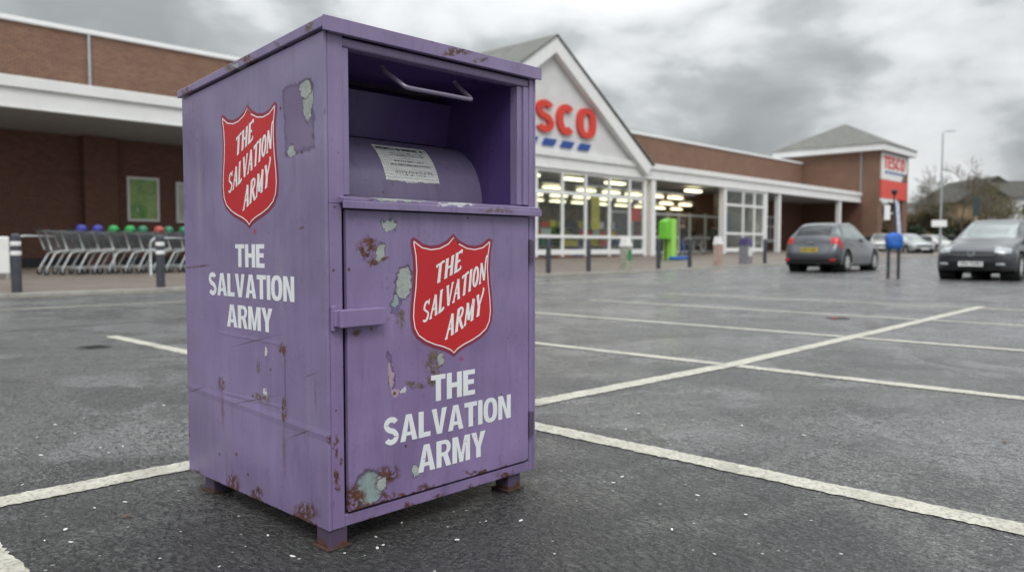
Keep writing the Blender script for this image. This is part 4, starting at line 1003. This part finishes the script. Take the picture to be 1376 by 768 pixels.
# ------------------------------------------------------------------ people
def person(x, y, z, rz, top, legs, label, stride=.16, scale=1.0, bag=False):
    root = empty('person', (x, y, z), label, 'person', rz=rz); root.scale = (scale,)*3
    V = []; E_ = []; Rr = []
    def add(p, r, par=None):
        V.append(p); Rr.append(r); i = len(V)-1
        if par is not None: E_.append((par, i))
        return i
    pel = add((0,0,.95), (.15,.11)); ab = add((0,0,1.10), (.145,.10), pel); ch = add((0,0,1.30), (.17,.115), ab); sh = add((0,0,1.43), (.13,.085), ch)
    nk = add((0,.0,1.50), (.055,.055), sh); hd = add((0,-.01,1.58), (.075,.085), nk); tp = add((0,-.005,1.70), (.07,.085), hd)
    for s_ in (-1, 1):
        a = add((s_*.19,0,1.41), (.055,.055), sh); b = add((s_*.25,.03,1.15), (.045,.045), a); c = add((s_*.24,-.10,.93), (.035,.035), b); d = add((s_*.23,-.13,.86), (.032,.03), c)
        hp_ = add((s_*.09,0,.90), (.09,.09), pel); kn = add((s_*.10,-.03+s_*stride*.3,.50), (.06,.06), hp_); an = add((s_*.10,s_*stride,.10), (.042,.042), kn); ft = add((s_*.10,s_*stride-.14,.04), (.04,.035), an)
    me = bpy.data.meshes.new('person_body'); me.from_pydata(V, E_, []); me.update()
    o = bpy.data.objects.new('body', me); C.objects.link(o)
    md = o.modifiers.new('k', 'SKIN'); 
    for i, r in enumerate(Rr): me.skin_vertices[0].data[i].radius = r
    me.skin_vertices[0].data[0].use_root = True
    sb = o.modifiers.new('s', 'SUBSURF'); sb.levels = 2; sb.render_levels = 2
    dg = bpy.context.evaluated_depsgraph_get(); nm = bpy.data.meshes.new_from_object(o.evaluated_get(dg)); bpy.data.objects.remove(o)
    o = bpy.data.objects.new('body', nm); C.objects.link(o); o.parent = root
    nm.materials.clear()
    for mm in (top, legs, M['skin'], M['black']): nm.materials.append(mm)
    for f in nm.polygons:
        c = f.center; f.use_smooth = True
        f.material_index = 3 if c.z < .085 else 1 if c.z < .93 and abs(c.x) < .2 else 2 if (c.z > 1.49 or (c.z < .93)) else 0
    mb = MB(); 
    prof = [(.001,1.77),(.06,1.765),(.095,1.72),(.103,1.66),(.10,1.60)]
    for (r, zz) in prof: pass
    mb.lathe(prof, (0,.012,0), 16); mb.build('hair', M['hair'], root, smooth=True)
    return root
x = row(917, 22.2); person(x, 22.2, pz(x,22.2), R(20), M['darkcoat'], M['jeans'], 'person in a dark coat and blue jeans walking into the shop entrance', scale=1.12)
x = row(958, 27.5); person(x, 27.5, pz(x,27.5)+.02, R(-30), simple('grey green top', (.10,.12,.10), .8), M['darkcoat'], 'person in a grey green top standing inside the entrance doors', stride=.05, scale=1.1)

# ------------------------------------------------------------------ cars
def cr(p0, p1, p2, p3, t): return .5*((2*p1)+(-p0+p2)*t+(2*p0-5*p1+4*p2-p3)*t*t+(-p0+3*p1-3*p2+p3)*t**3)
HATCH = [
 [(.10,0,.24),(.11,.4,.24),(.15,.62,.24),(.24,.76,.24),(.37,.84,.24),(.42,.85,.20)],
 [(.0,0,.50),(.015,.4,.50),(.07,.62,.50),(.17,.775,.49),(.37,.865,.44),(.44,.87,.21)],
 [(.07,0,.74),(.09,.4,.735),(.15,.6,.725),(.27,.765,.70),(.47,.88,.58),(.52,.875,.21)],
 [(.45,0,.885),(.47,.4,.875),(.52,.6,.855),(.62,.775,.80),(.78,.89,.62),(.80,.88,.20)],
 [(1.05,0,.985),(1.08,.42,.98),(1.18,.66,.965),(1.27,.80,.93),(1.28,.90,.65),(1.28,.885,.19)],
 [(1.92,0,1.425),(1.94,.40,1.415),(1.98,.585,1.375),(1.75,.835,.955),(1.80,.905,.66),(1.80,.885,.18)],
 [(2.70,0,1.475),(2.70,.42,1.465),(2.70,.60,1.405),(2.70,.845,.975),(2.70,.905,.67),(2.70,.885,.18)],
 [(3.62,0,1.415),(3.60,.4,1.40),(3.54,.575,1.345),(3.50,.83,1.01),(3.45,.905,.69),(3.40,.885,.19)],
 [(4.02,0,1.06),(4.00,.4,1.055),(3.95,.61,1.04),(3.86,.80,1.00),(3.80,.89,.72),(3.72,.88,.21)],
 [(4.14,0,.80),(4.12,.4,.80),(4.07,.65,.80),(3.99,.80,.79),(3.88,.885,.62),(3.82,.88,.22)],
 [(4.26,0,.52),(4.24,.4,.52),(4.18,.65,.52),(4.08,.80,.50),(3.96,.87,.44),(3.90,.87,.22)],
 [(4.20,0,.25),(4.18,.4,.25),(4.12,.62,.25),(4.02,.76,.25),(3.92,.84,.25),(3.90,.845,.20)]]
def make_car(paintm, label, group=None, front='dark', detail=12):
    root = empty('parked_car', (0,0,0), label, 'car', group)
    ns = len(HATCH); nr = 8
    P3 = []
    for st in HATCH:
        l = st[5]; P3.append([Vector(p) for p in st]+[Vector((l[0], .70, .17)), Vector((l[0], 0, .16))])
    N, K = detail, 6
    def g(i, j): return P3[min(max(i,0),ns-1)][min(max(j,0),nr-1)]
    grid = {}
    NI, NJ = (ns-1)*N, (nr-1)*K
    for I in range(NI+1):
        i, t = min(I//N, ns-2), (I/N)-min(I//N, ns-2)
        rail = []
        for j in range(nr): rail.append(Vector([cr(g(i-1,j)[a], g(i,j)[a], g(i+1,j)[a], g(i+2,j)[a], t) for a in range(3)]))
        for J in range(NJ+1):
            j, s_ = min(J//K, nr-2), (J/K)-min(J//K, nr-2)
            h = lambda q: rail[min(max(q,0),nr-1)]
            if j-1 < 0: p0 = Vector((rail[1].x, -rail[1].y, rail[1].z))
            else: p0 = h(j-1)
            v = Vector([cr(p0[a], h(j)[a], h(j+1)[a], h(j+2)[a], s_) for a in range(3)]); v.y = max(0, v.y)
            if j >= 5: v = rail[j]*(1-s_)+rail[min(j+1,nr-1)]*s_
            grid[I, J] = v
    WX = (.84, 3.40); WR = .385
    for k, v in grid.items():
        if v.y > .55:
            for wx in WX:
                d = Vector((v.x-wx, v.z-.32)); 
                if abs(d.length-WR) < .05 and d.length > 0: d = d.normalized()*WR; v.x = wx+d.x; v.z = .32+d.y
    groups = {}
    for I in range(NI):
        for J in range(NJ):
            vs = [grid[I,J], grid[I+1,J], grid[I+1,J+1], grid[I,J+1]]
            c = (vs[0]+vs[1]+vs[2]+vs[3])/4; si, rj = (I+.5)/N, (J+.5)/K
            if c.y > .5 and any(max(math.hypot(v.x-wx, v.z-.32) for v in vs) < WR+.012 for wx in WX): continue
            kind = 'body'
            if 4.12 < si < 4.95 and rj < 1.82: kind = 'windscreen'
            elif 7.1 < si < 7.93 and rj < 1.75: kind = 'rear_window'
            elif 2.18 < rj < 2.92 and (4.75 < si < 5.9 or 6.02 < si < 6.85 or 6.95 < si < 7.55): kind = 'side_window'
            elif 8.1 < si < 8.85 and 1.9 < rj < 4.0: kind = 'tail_lamp'
            elif 1.7 < si < 2.45 and 1.4 < rj < 3.1: kind = 'headlamp'
            elif 1.15 < si < 1.75 and rj < 1.6: kind = 'grille'
            elif .2 < si < .75 and rj < 2: kind = 'grille'
            elif si < .35 or si > 10.45 or rj > 4.75: kind = 'lower_trim'
            for s_ in (1, -1):
                gm = groups.setdefault(kind if kind in ('body','windscreen','rear_window','grille','lower_trim') else (kind, s_), {})
                q = []
                for (a, b) in ((I,J),(I+1,J),(I+1,J+1),(I,J+1)):
                    key = (a, b, s_ if grid[a,b].y > 1e-4 else 1)
                    if key not in gm: gm[key] = len([1 for kk in gm if kk != 'F'])
                    q.append(gm[key])
                gm.setdefault('F', []).append(tuple(q) if s_ < 0 else tuple(reversed(q)))
    mats = {'body': paintm, 'windscreen': M['screen'], 'rear_window': M['carglass'], 'side_window': M['screen'], 'tail_lamp': M['taillamp'], 'headlamp': M['headlamp'], 'grille': M['black'], 'lower_trim': M['black']}
    for kind, gm in groups.items():
        nm = kind if isinstance(kind, str) else kind[0]
        mb = MB(); mb.f = [f for f in gm['F'] if len(set(f)) > 2]; mb.m = [0]*len(mb.f)
        mb.v = [None]*(len(gm)-1)
        for k, i in gm.items():
            if k == 'F': continue
            v = grid[k[0],k[1]]; mb.v[i] = (v.x, v.y*k[2], v.z)
        mb.build(nm, mats[nm], root, smooth=True)
    # wheels
    for wx in WX:
        for s_ in (1, -1):
            y = s_*.80
            mb = MB(); mb.lathe([(.20,-.10),(.30,-.10),(.318,-.07),(.318,.07),(.30,.10),(.20,.10)], (wx,y,.318), 28, axis='y'); w_ = mb.build('wheel', M['rubber'], root, smooth='auto')
            yo = y+s_*.075
            mb = MB(); mb.lathe([(.205,-.03),(.215,.02 if s_ > 0 else -.02)], (wx,yo,.318), 28, axis='y')
            mb.lathe([(.001,0),(.06,0)], (wx,yo+s_*.012,.318), 12, axis='y')
            for k in range(10):
                a = 2*math.pi*k/10; mb.bar((wx+.04*math.cos(a),yo,.318+.04*math.sin(a)),(wx+.208*math.cos(a),yo,.318+.208*math.sin(a)),.03,.02)
            mb.build('rim', simple_rim, w_)
            mb = MB(); mb.lathe([(.384,-.30),(.384,.075)] if s_ > 0 else [(.384,-.075),(.384,.30)], (wx,y,.32), 28, axis='y'); mb.lathe([(.001,0),(.384,0)], (wx,y-s_*.14,.32), 28, axis='y'); mb.build('arch_liner', M['rubber'], root)
    for s_ in (1, -1):
        mb = MB(); mb.hexa([(1.62,s_*.86,.96),(1.74,s_*.86,.95),(1.70,s_*1.04,.95),(1.62,s_*1.02,.96),(1.62,s_*.86,1.10),(1.74,s_*.86,1.10),(1.70,s_*1.04,1.11),(1.62,s_*1.02,1.10)]); mb.build('door_mirror', M['black'], root, bevel=.03)
        mb = MB()
        mb.box(2.05, s_*.897-.004, .78, 2.20, s_*.897+.012*s_+.004, .81); mb.box(3.0, s_*.897-.004, .80, 3.15, s_*.897+.012*s_+.004, .83); mb.build('door_handle', paintm, root)
    # plates
    mb = MB(); mb.box(4.215,-.27,.60,4.245,.27,.73) ; pl = mb.build('number_plate', simple('yellow plate', (.55,.42,.06), .4), root, bevel=.004); pl['label'] = 'yellow rear number plate'
    pl2 = MB().box(-.035,-.27,.34,-.012,.27,.45).build('number_plate', M['white_trim'], root, bevel=.004); pl2['label'] = 'white front number plate'
    for (pp, xx, z0) in ((pl, 4.247, .635), (pl2, -.037, .368)):
        mb = MB()
        for k, yy in enumerate((-.22,-.155,-.09,-.025,.07,.135,.20)):
            e = .012; mb.box(xx-.001, yy-.022, z0, xx+.001, yy-.022+e, z0+.07); mb.box(xx-.001, yy+.010, z0, xx+.001, yy+.010+e, z0+.07)
            if k % 2: mb.box(xx-.001, yy-.010, z0+.058, xx+.001, yy+.010, z0+.07)
            if k % 3: mb.box(xx-.001, yy-.010, z0+.028, xx+.001, yy+.010, z0+.04)
        mb.build('plate_characters', M['black'], pp)
    return root
simple_rim = simple('alloy rim', (.66,.67,.68), .35, .3)
grey = carpaint('grey metallic paint', (.085,.09,.105)); navy = carpaint('dark charcoal blue paint', (.048,.050,.060), .4)
c1 = make_car(grey, 'dark grey metallic hatchback seen from behind, nearest to the shop canopy')
c2 = make_car(navy, 'dark hatchback facing the camera at the right edge with a round chrome badge')
# foglamps / reflectors / badge
for s_ in (1,-1):
    mb = MB(); mb.box(4.10,s_*.72-.10,.34,4.19,s_*.72+.06,.40); mb.build('rear_reflector', M['taillamp'], c1, bevel=.01)
    mb = MB(); mb.box(.035,s_*.62-.10,.36,.10,s_*.62+.10,.42); mb.build('fog_lamp', M['headlamp'], c2, bevel=.02)
mb = MB(); bf = lambda a, b, l: (-.006-l, a, .655+b)
mb.ribbon(arc(0,0,.075,.075,0,360,28), .014, bf, .012); mb.ribbon([(-.048,.052),(-.020,.0),(0,.035),(.020,.0),(.048,.052)], .011, bf, .010); mb.ribbon([(-.062,.005),(-.03,-.058),(0,-.01),(.03,-.058),(.062,.005)], .011, bf, .010)
mb.build('round_badge', M['headlamp'], c2)
MB().box(-.004,-.50,.60,.045,.50,.612).build('chrome_strip', M['galv'], c2)
MB().box(4.10,-.10,.86,4.165,.10,.89).build('rear_badge', M['chrome'], c1)
def put(car, u_c, s, heading, scale, xoff):
    """xoff: which x along the car sits on the given bearing; heading = direction of the car's nose"""
    x, y = at_d(u_c, s); a = heading; car.rotation_euler.z = a+math.pi; car.scale = (scale,)*3
    # car local x runs nose -> tail, so local +x = -heading
    car.location = (x + math.cos(a)*xoff*scale, y + math.sin(a)*xoff*scale, gz(x, y)+.001)
put(c1, 1088, 28.4, R(1), 1.15, 4.2); c1.scale.z = 1.24
put(c2, 1305, 21.4, R(177.5), 1.12, 0.0); c2.scale.z = 1.17
# interior shade: none; far cars
fpaints = [carpaint('far silver paint', (.45,.47,.48), .4), carpaint('far white paint', (.65,.65,.64), 0), carpaint('far blue grey paint', (.10,.13,.18), .4)]
far = [(1243, 58, R(225), 0, 'pale grey hatchback parked far behind beside the lamp post', 1.08), (1186, 62, R(200), 1, 'white hatchback parked beyond the open base of the brick tower', 1.1), (1283, 66, R(235), 1, 'white hatchback parked far behind, left of the dark hatchback', 1.05), (1260, 72, R(220), 2, 'blue grey hatchback farthest away beside the hedge', 1.05)]
fc = []
for (u, s, hd, pi_, lb, sc_) in far:
    c = make_car(fpaints[pi_], lb, detail=4); put(c, u, s, hd, sc_, 0); fc.append(c)

# ------------------------------------------------------------------ post with blue cover, lamp post
x, y = at_d(1201, 23.0); bp = empty('sign_frame', (x, y, 0), 'black twin-leg post with a bright blue cover and a slim pole rising from it', 'sign post', rz=R(-46))
for s_ in (-1, 1): MB().cyl((s_*.15,0,-.02),(s_*.15,0,1.05),.045,12).build('leg', M['bollard'], bp, smooth='auto')
mb = MB(); rings = [(.17,.10,.86),(.23,.15,.90),(.25,.165,1.02),(.26,.16,1.15),(.235,.15,1.27),(.16,.11,1.33),(.05,.04,1.34)]
for i, (a, b, z) in enumerate(rings):
    for k in range(20):
        an = 2*math.pi*k/20; w = 1+.06*math.sin(3*an+i)+.04*math.sin(7*an-i*2); mb.v.append((a*w*math.cos(an), b*w*math.sin(an), z+.015*math.sin(2*an+i)))
for i in range(len(rings)-1):
    for k in range(20): mb.f.append((i*20+k, i*20+(k+1)%20, (i+1)*20+(k+1)%20, (i+1)*20+k)); mb.m.append(0)
mb.build('blue_cover', M['blue'], bp, smooth=True)
MB().cyl((-.04,0,1.25),(-.02,0,2.48),.022,10).build('pole', M['bollard'], bp, smooth='auto')
mb = MB(); mb.lathe([(.001,2.62),(.07,2.60),(.085,2.54),(.06,2.47),(.02,2.44)], (-.02,0,0), 12); mb.build('pole_head', M['black'], bp, smooth=True)
mb = MB(); mb.hexa([(.10,-.02,1.30),(.20,-.02,1.30),(.20,.02,1.30),(.10,.02,1.30),(.02,-.015,2.25),(.12,-.015,2.25),(.12,.015,2.25),(.02,.015,2.25)]); mb.build('pale_strip', M['palecloth'], bp)
MB().box(-.30,-.02,1.72,-.14,.02,2.15).box(-.14,-.01,1.9,-.03,.01,1.93).build('small_plate', M['white_trim'], bp)
x, y = at_d(1263, 60.0); lp = empty('street_lamp', (x, y, gz(x,y)), 'tall slim grey lamp post rising behind the parked cars', 'street lamp', rz=R(-46))
MB().tube([(0,0,-.05),(0,0,1.5),(0,0,1.52),(0,0,9.2)], [.11,.10,.08,.05], 12).build('pole', M['galv'], lp, smooth='auto')
MB().tube([(0,0,9.15),(.05,0,9.3),(.5,0,9.38)], .035, 8).build('arm', M['galv'], lp, smooth=True)
MB().hexa([(.45,-.1,9.32),(1.0,-.08,9.34),(1.0,.08,9.34),(.45,.1,9.32),(.45,-.1,9.42),(1.0,-.06,9.40),(1.0,.06,9.40),(.45,.1,9.42)]).build('lamp_head', M['galv'], lp, bevel=.02)
MB().box(-.75,-.13,2.1,.42,-.10,2.6).build('name_plate', M['white_trim'], lp)

# ------------------------------------------------------------------ far houses, trees, hedge
def house(name, x, y, rz, w, d, ez, rz_, wallm, roofm, label, wins, ridge='x'):
    z = gz(x, y); h_ = empty(name, (x, y, z), label, 'house', rz=rz)
    MB().box(-w/2,0,-.5,w/2,d,ez).build('wall', wallm, h_)
    mb = MB(); o = .4
    if ridge == 'y':
        mb.v = [(-w/2-o,-o,ez-.05),(w/2+o,-o,ez-.05),(0,-o,rz_),(-w/2-o,d+o,ez-.05),(w/2+o,d+o,ez-.05),(0,d+o,rz_)]
        mb.f = [(0,1,2),(5,4,3),(0,2,5,3),(1,4,5,2),(0,3,4,1)]
    else:
        mb.v = [(-w/2-o,-o,ez),(w/2+o,-o,ez),(w/2+o,d+o,ez),(-w/2-o,d+o,ez),(-w/2-o,d/2,rz_),(w/2+o,d/2,rz_)]
        mb.f = [(0,1,5,4),(2,3,4,5),(0,4,3),(1,2,5),(0,3,2,1)]
    mb.m = [0]*5; mb.build('roof', roofm, h_)
    for (xa, za, xb, zb) in wins:
        w_ = MB(); w_.box(xa,-.06,za,xb,.0,zb); fr = w_.build('window', M['white_trim'], h_)
        g_ = MB(); m_ = (xa+xb)/2
        g_.box(xa+.08,-.075,za+.08,m_-.04,-.062,zb-.08); g_.box(m_+.04,-.075,za+.08,xb-.08,-.062,zb-.08); g_.build('pane', M['carglass'], fr)
    return h_
vx = R(-46.4)
x, y = at_d(1336, 84); house('tan_house', x, y, vx, 8.0, 9, 5.3, 8.0, M['tan'], M['darktiles'], 'tan brick house with a dark gabled roof beyond the car park', [(-3.2,1,-1.6,2.3),(.8,3.2,2.4,4.4)], 'y')
x, y = at_d(1397, 80); house('white_house', x, y, vx, 6.0, 8, 5.5, 7.5, simple('white cladding', (.62,.62,.62), .6), M['darktiles'], 'white clad house with a dark roof at the right edge', [(-2.0,3.6,-.7,4.9),(.1,3.6,1.6,4.9)])
x, y = at_d(1243, 112); house('brown_house', x, y, vx, 9, 8, 5.0, 6.8, M['tan'], M['darktiles'], 'low brown roofed house behind the bare trees beside the tower', [(-2,2.5,-.5,3.8)])

def bare_tree(x, y, h, seed, label, twig, leafy=0., levels=7, bark=None, group='bare trees beyond the car park'):
    rnd = random.Random(seed); z = gz(x, y); root = empty('bare_tree', (x, y, z), label, 'tree', group)
    tr, cw = MB(), MB()
    def grow(p, d, l, r, lev):
        n = 3 if lev < 2 else 2; pts = [p]; rs = [r]
        for k in range(n):
            d = (d+Vector((rnd.uniform(-.14,.14), rnd.uniform(-.14,.14), rnd.uniform(-.02,.10)))).normalized(); pts.append(pts[-1]+d*l/n); rs.append(r*(1-.35*(k+1)/n))
        (tr if lev < 2 else cw).tube(pts, rs, 7 if lev < 2 else 3, cap=False)
        if lev >= levels:
            return
        for k in range(rnd.choice((3,3,4)) if lev < 4 else rnd.choice((2,3,3))):
            a = rnd.uniform(0, 6.28); sp = rnd.uniform(.35,.85); q = d.orthogonal().normalized(); q.rotate(Matrix.Rotation(a, 3, d)); nd = (d*math.cos(sp)+q*math.sin(sp)); nd.z += .12
            st = pts[-1] if k < 2 else pts[len(pts)//2]
            grow(st, nd.normalized(), l*rnd.uniform(.62,.82), max(.012, rs[-1]*rnd.uniform(.5,.75)), lev+1)
    grow(Vector((0,0,-.1)), Vector((0,0,1)), h*.27, h*.022, 0)
    tr.build('trunk', bark, root, smooth=True); cw.build('crown', twig, root)
    return root
bark = simple('tree bark', (.09,.075,.055), .9); twig = simple('grey brown twigs', (.17,.15,.12), .9, var=.3); twig2 = simple('olive twigs', (.16,.14,.075), .9, var=.3)
for (u, s, h, sd, lb, tw_) in [(1294,74,10.0,3,'tall bare tree with fine twigs right of the lamp post',twig),(1312,76,8.5,8,'bare olive brown tree in front of the tan house',twig2),(1268,78,7.0,12,'small bare tree directly behind the lamp post',twig2),(1236,80,5.6,21,'low bare tree beside the brick tower',twig2),(1252,84,6.0,31,'bushy bare tree between the tower and the lamp post',twig),(1340,73,6.0,44,'low bare tree before the tan house, above the dark hatchback',twig2)]:
    x, y = at_d(u, s); bare_tree(x, y, h, sd, lb, tw_, bark=bark)
def shrubmass(name, u, s, w, h, seed, mat, label, cat, n=2600, leaf=.10):
    rnd = random.Random(seed); x, y = at_d(u, s); z = gz(x, y); root = empty(name, (x, y, z), label, cat, rz=vx)
    mb = MB()
    lobes = [(rnd.uniform(-w/2,w/2)*.85, rnd.uniform(-.8,.8), rnd.uniform(.35,.8)*h*.8, rnd.uniform(.5,1.1)) for _ in range(int(w*1.6))]
    for k in range(n):
        a = rnd.choice(lobes); d = Vector((rnd.gauss(0,1), rnd.gauss(0,1), rnd.gauss(0,1))).normalized()*a[3]*rnd.uniform(.5,1.05)
        c = Vector((a[0]+d.x*1.1, a[1]+d.y, max(.05, a[2]+d.z*.9)))
        q = Vector((rnd.gauss(0,1), rnd.gauss(0,1), rnd.gauss(0,1))).normalized(); e = q.orthogonal().normalized(); f = q.cross(e); l = leaf*rnd.uniform(.7,1.6)
        mb.quad(c-e*l, c+f*l*.6, c+e*l, c-f*l*.6)
    mb.build('foliage', mat, root)
    st = MB()
    for k in range(int(w*1.5)): xx = -w/2+w*(k+.5)/int(w*1.5); st.tube([(xx,0,-.05),(xx+rnd.uniform(-.2,.2),rnd.uniform(-.3,.3),h*.7)], [.05,.015], 5)
    st.build('stems', bark, root)
lm1 = simple('dark hedge leaf', (.035,.055,.022), .8, var=.4, scale=3); lm2 = simple('brown shrub leaf', (.125,.098,.05), .85, var=.4, scale=2)
shrubmass('hedge', 1262, 78, 11, 2.6, 5, lm1, 'dark green hedge running behind the far parked cars', 'hedge', 9000, .15)
shrubmass('shrub_thicket', 1240, 81, 8.5, 5.2, 6, lm2, 'brown thicket rising between the tower and the lamp post', 'shrub', 9000, .15)
shrubmass('shrub_thicket', 1296, 79.5, 7.0, 4.6, 7, lm2, 'brown leafy thicket right of the lamp post before the tan house', 'shrub', 5000, .12)
x, y = at_d(1310, 60); sp_ = empty('road_sign', (x, y, gz(x,y)), 'dark green backed road sign on a thin post above the dark hatchback', 'sign', rz=vx)
MB().cyl((0,0,-.05),(0,0,3.0),.04,8).build('post', M['galv'], sp_); MB().box(-.28,-.06,2.9,.28,-.045,4.3).build('sign_board', simple('dark sign back', (.03,.05,.045), .5), sp_, bevel=.02)

# ------------------------------------------------------------------ sky and light
w = bpy.data.worlds.new('World'); S.world = w; w.use_nodes = True
t = w.node_tree; n = t.nodes; bg = n['Background']
SKYX, SKYY = 41.2, 17.7
SUN_EL, SUN_AZ = R(48), R(-128)     # direction towards the sun in the xy plane, from +X
sky = n.new('ShaderNodeTexSky'); sky.sky_type = 'NISHITA'; sky.sun_disc = False; sky.sun_elevation = SUN_EL; sky.sun_rotation = math.pi/2-SUN_AZ; sky.dust_density = 3; sky.air_density = 1.2
def nn(tp, **k):
    x = n.new(tp)
    for a, b in k.items():
        if a in x.inputs: x.inputs[a].default_value = b
        else: setattr(x, a, b)
    return x
def lk(a, b): t.links.new(a, b)
def mth(op, a, b):
    x = nn('ShaderNodeMath', operation=op)
    for i, q in enumerate((a, b)):
        if isinstance(q, (int, float)): x.inputs[i].default_value = q
        else: lk(q, x.inputs[i])
    return x.outputs[0]
tc = nn('ShaderNodeTexCoord'); sp = nn('ShaderNodeSeparateXYZ'); lk(tc.outputs['Generated'], sp.inputs[0])
zz = mth('MAXIMUM', sp.outputs[2], 0.0); dz = mth('ADD', zz, .26)
cbx = nn('ShaderNodeCombineXYZ'); dz2 = mth('ADD', zz, .9); lk(mth('DIVIDE', sp.outputs[0], dz2), cbx.inputs[0]); lk(mth('DIVIDE', sp.outputs[1], dz2), cbx.inputs[1]); lk(mth('MULTIPLY', zz, 1.7), cbx.inputs[2])
mp = nn('ShaderNodeMapping'); mp.inputs['Location'].default_value = (SKYX, SKYY, 0); mp.inputs['Rotation'].default_value = (0,0,R(-43.6)); mp.inputs['Scale'].default_value = (1, 1, 1); lk(cbx.outputs[0], mp.inputs[0])
n1 = nn('ShaderNodeTexNoise'); n1.inputs['Scale'].default_value = 3.4; n1.inputs['Detail'].default_value = 7; n1.inputs['Roughness'].default_value = .46; n1.inputs['Distortion'].default_value = .25; lk(mp.outputs[0], n1.inputs['Vector'])
n2 = nn('ShaderNodeTexNoise'); n2.inputs['Scale'].default_value = 9.0; n2.inputs['Detail'].default_value = 6; n2.inputs['Roughness'].default_value = .5; n2.inputs['Distortion'].default_value = .3; lk(mp.outputs[0], n2.inputs['Vector'])
f = mth('ADD', mth('MULTIPLY', n1.outputs['Fac'], .76), mth('MULTIPLY', n2.outputs['Fac'], .24))
rp = nn('ShaderNodeValToRGB'); lk(f, rp.inputs[0]); cr_ = rp.color_ramp
cr_.elements[0].position = .40; cr_.elements[0].color = (.31,.33,.337,1); cr_.elements[1].position = .65; cr_.elements[1].color = (.84,.86,.87,1)
for p_, c_ in ((.46, (.38,.40,.41,1)), (.50, (.47,.495,.505,1)), (.53, (.62,.645,.655,1)), (.57, (.72,.74,.75,1))):
    e = cr_.elements.new(p_); e.color = c_
# an overcast sky is brighter overhead than at the horizon
gain = mth('ADD', 1.0, mth('MULTIPLY', mth('POWER', zz, 2.2), 3.8))
vm = nn('ShaderNodeVectorMath', operation='SCALE'); lk(rp.outputs[0], vm.inputs[0]); lk(gain, vm.inputs['Scale'])
CLOUD = 11.2
vm2 = nn('ShaderNodeVectorMath', operation='SCALE'); lk(vm.outputs[0], vm2.inputs[0]); vm2.inputs['Scale'].default_value = CLOUD
mx = nn('ShaderNodeMix', data_type='RGBA'); mx.inputs[0].default_value = .96; lk(sky.outputs[0], mx.inputs[6]); lk(vm2.outputs[0], mx.inputs[7]); lk(mx.outputs[2], bg.inputs[0])
bg.inputs[1].default_value = .08
sl = bpy.data.lights.new('sun', 'SUN'); sl.energy = 1.1; sl.angle = R(25); sl.color = (1,.97,.93); so = bpy.data.objects.new('sun', sl); C.objects.link(so)
dirn = Vector((math.cos(SUN_AZ)*math.cos(SUN_EL), math.sin(SUN_AZ)*math.cos(SUN_EL), math.sin(SUN_EL)))
so.rotation_euler = dirn.to_track_quat('Z', 'Y').to_euler()

# ------------------------------------------------------------------ camera
cd = bpy.data.cameras.new('camera'); co = bpy.data.objects.new('camera', cd); C.objects.link(co); S.camera = co
cd.sensor_width = 36; cd.lens = 36*FP/1376.; cd.clip_end = 3000; cd.clip_start = .05
co.location = CAM; co.rotation_euler = Matrix((RT, UP, -FW)).transposed().to_euler()
cd.dof.use_dof = True; cd.dof.focus_distance = 2.55; cd.dof.aperture_fstop = 2.35; cd.dof.aperture_blades = 0
S.view_settings.view_transform = 'Standard'; S.view_settings.look = 'None'; S.view_settings.exposure = .22; S.view_settings.gamma = 1
S.render.engine = 'CYCLES'; S.cycles.max_bounces = 8; S.cycles.transparent_max_bounces = 8; S.cycles.use_denoising = True
S.cycles.sample_clamp_indirect = 6
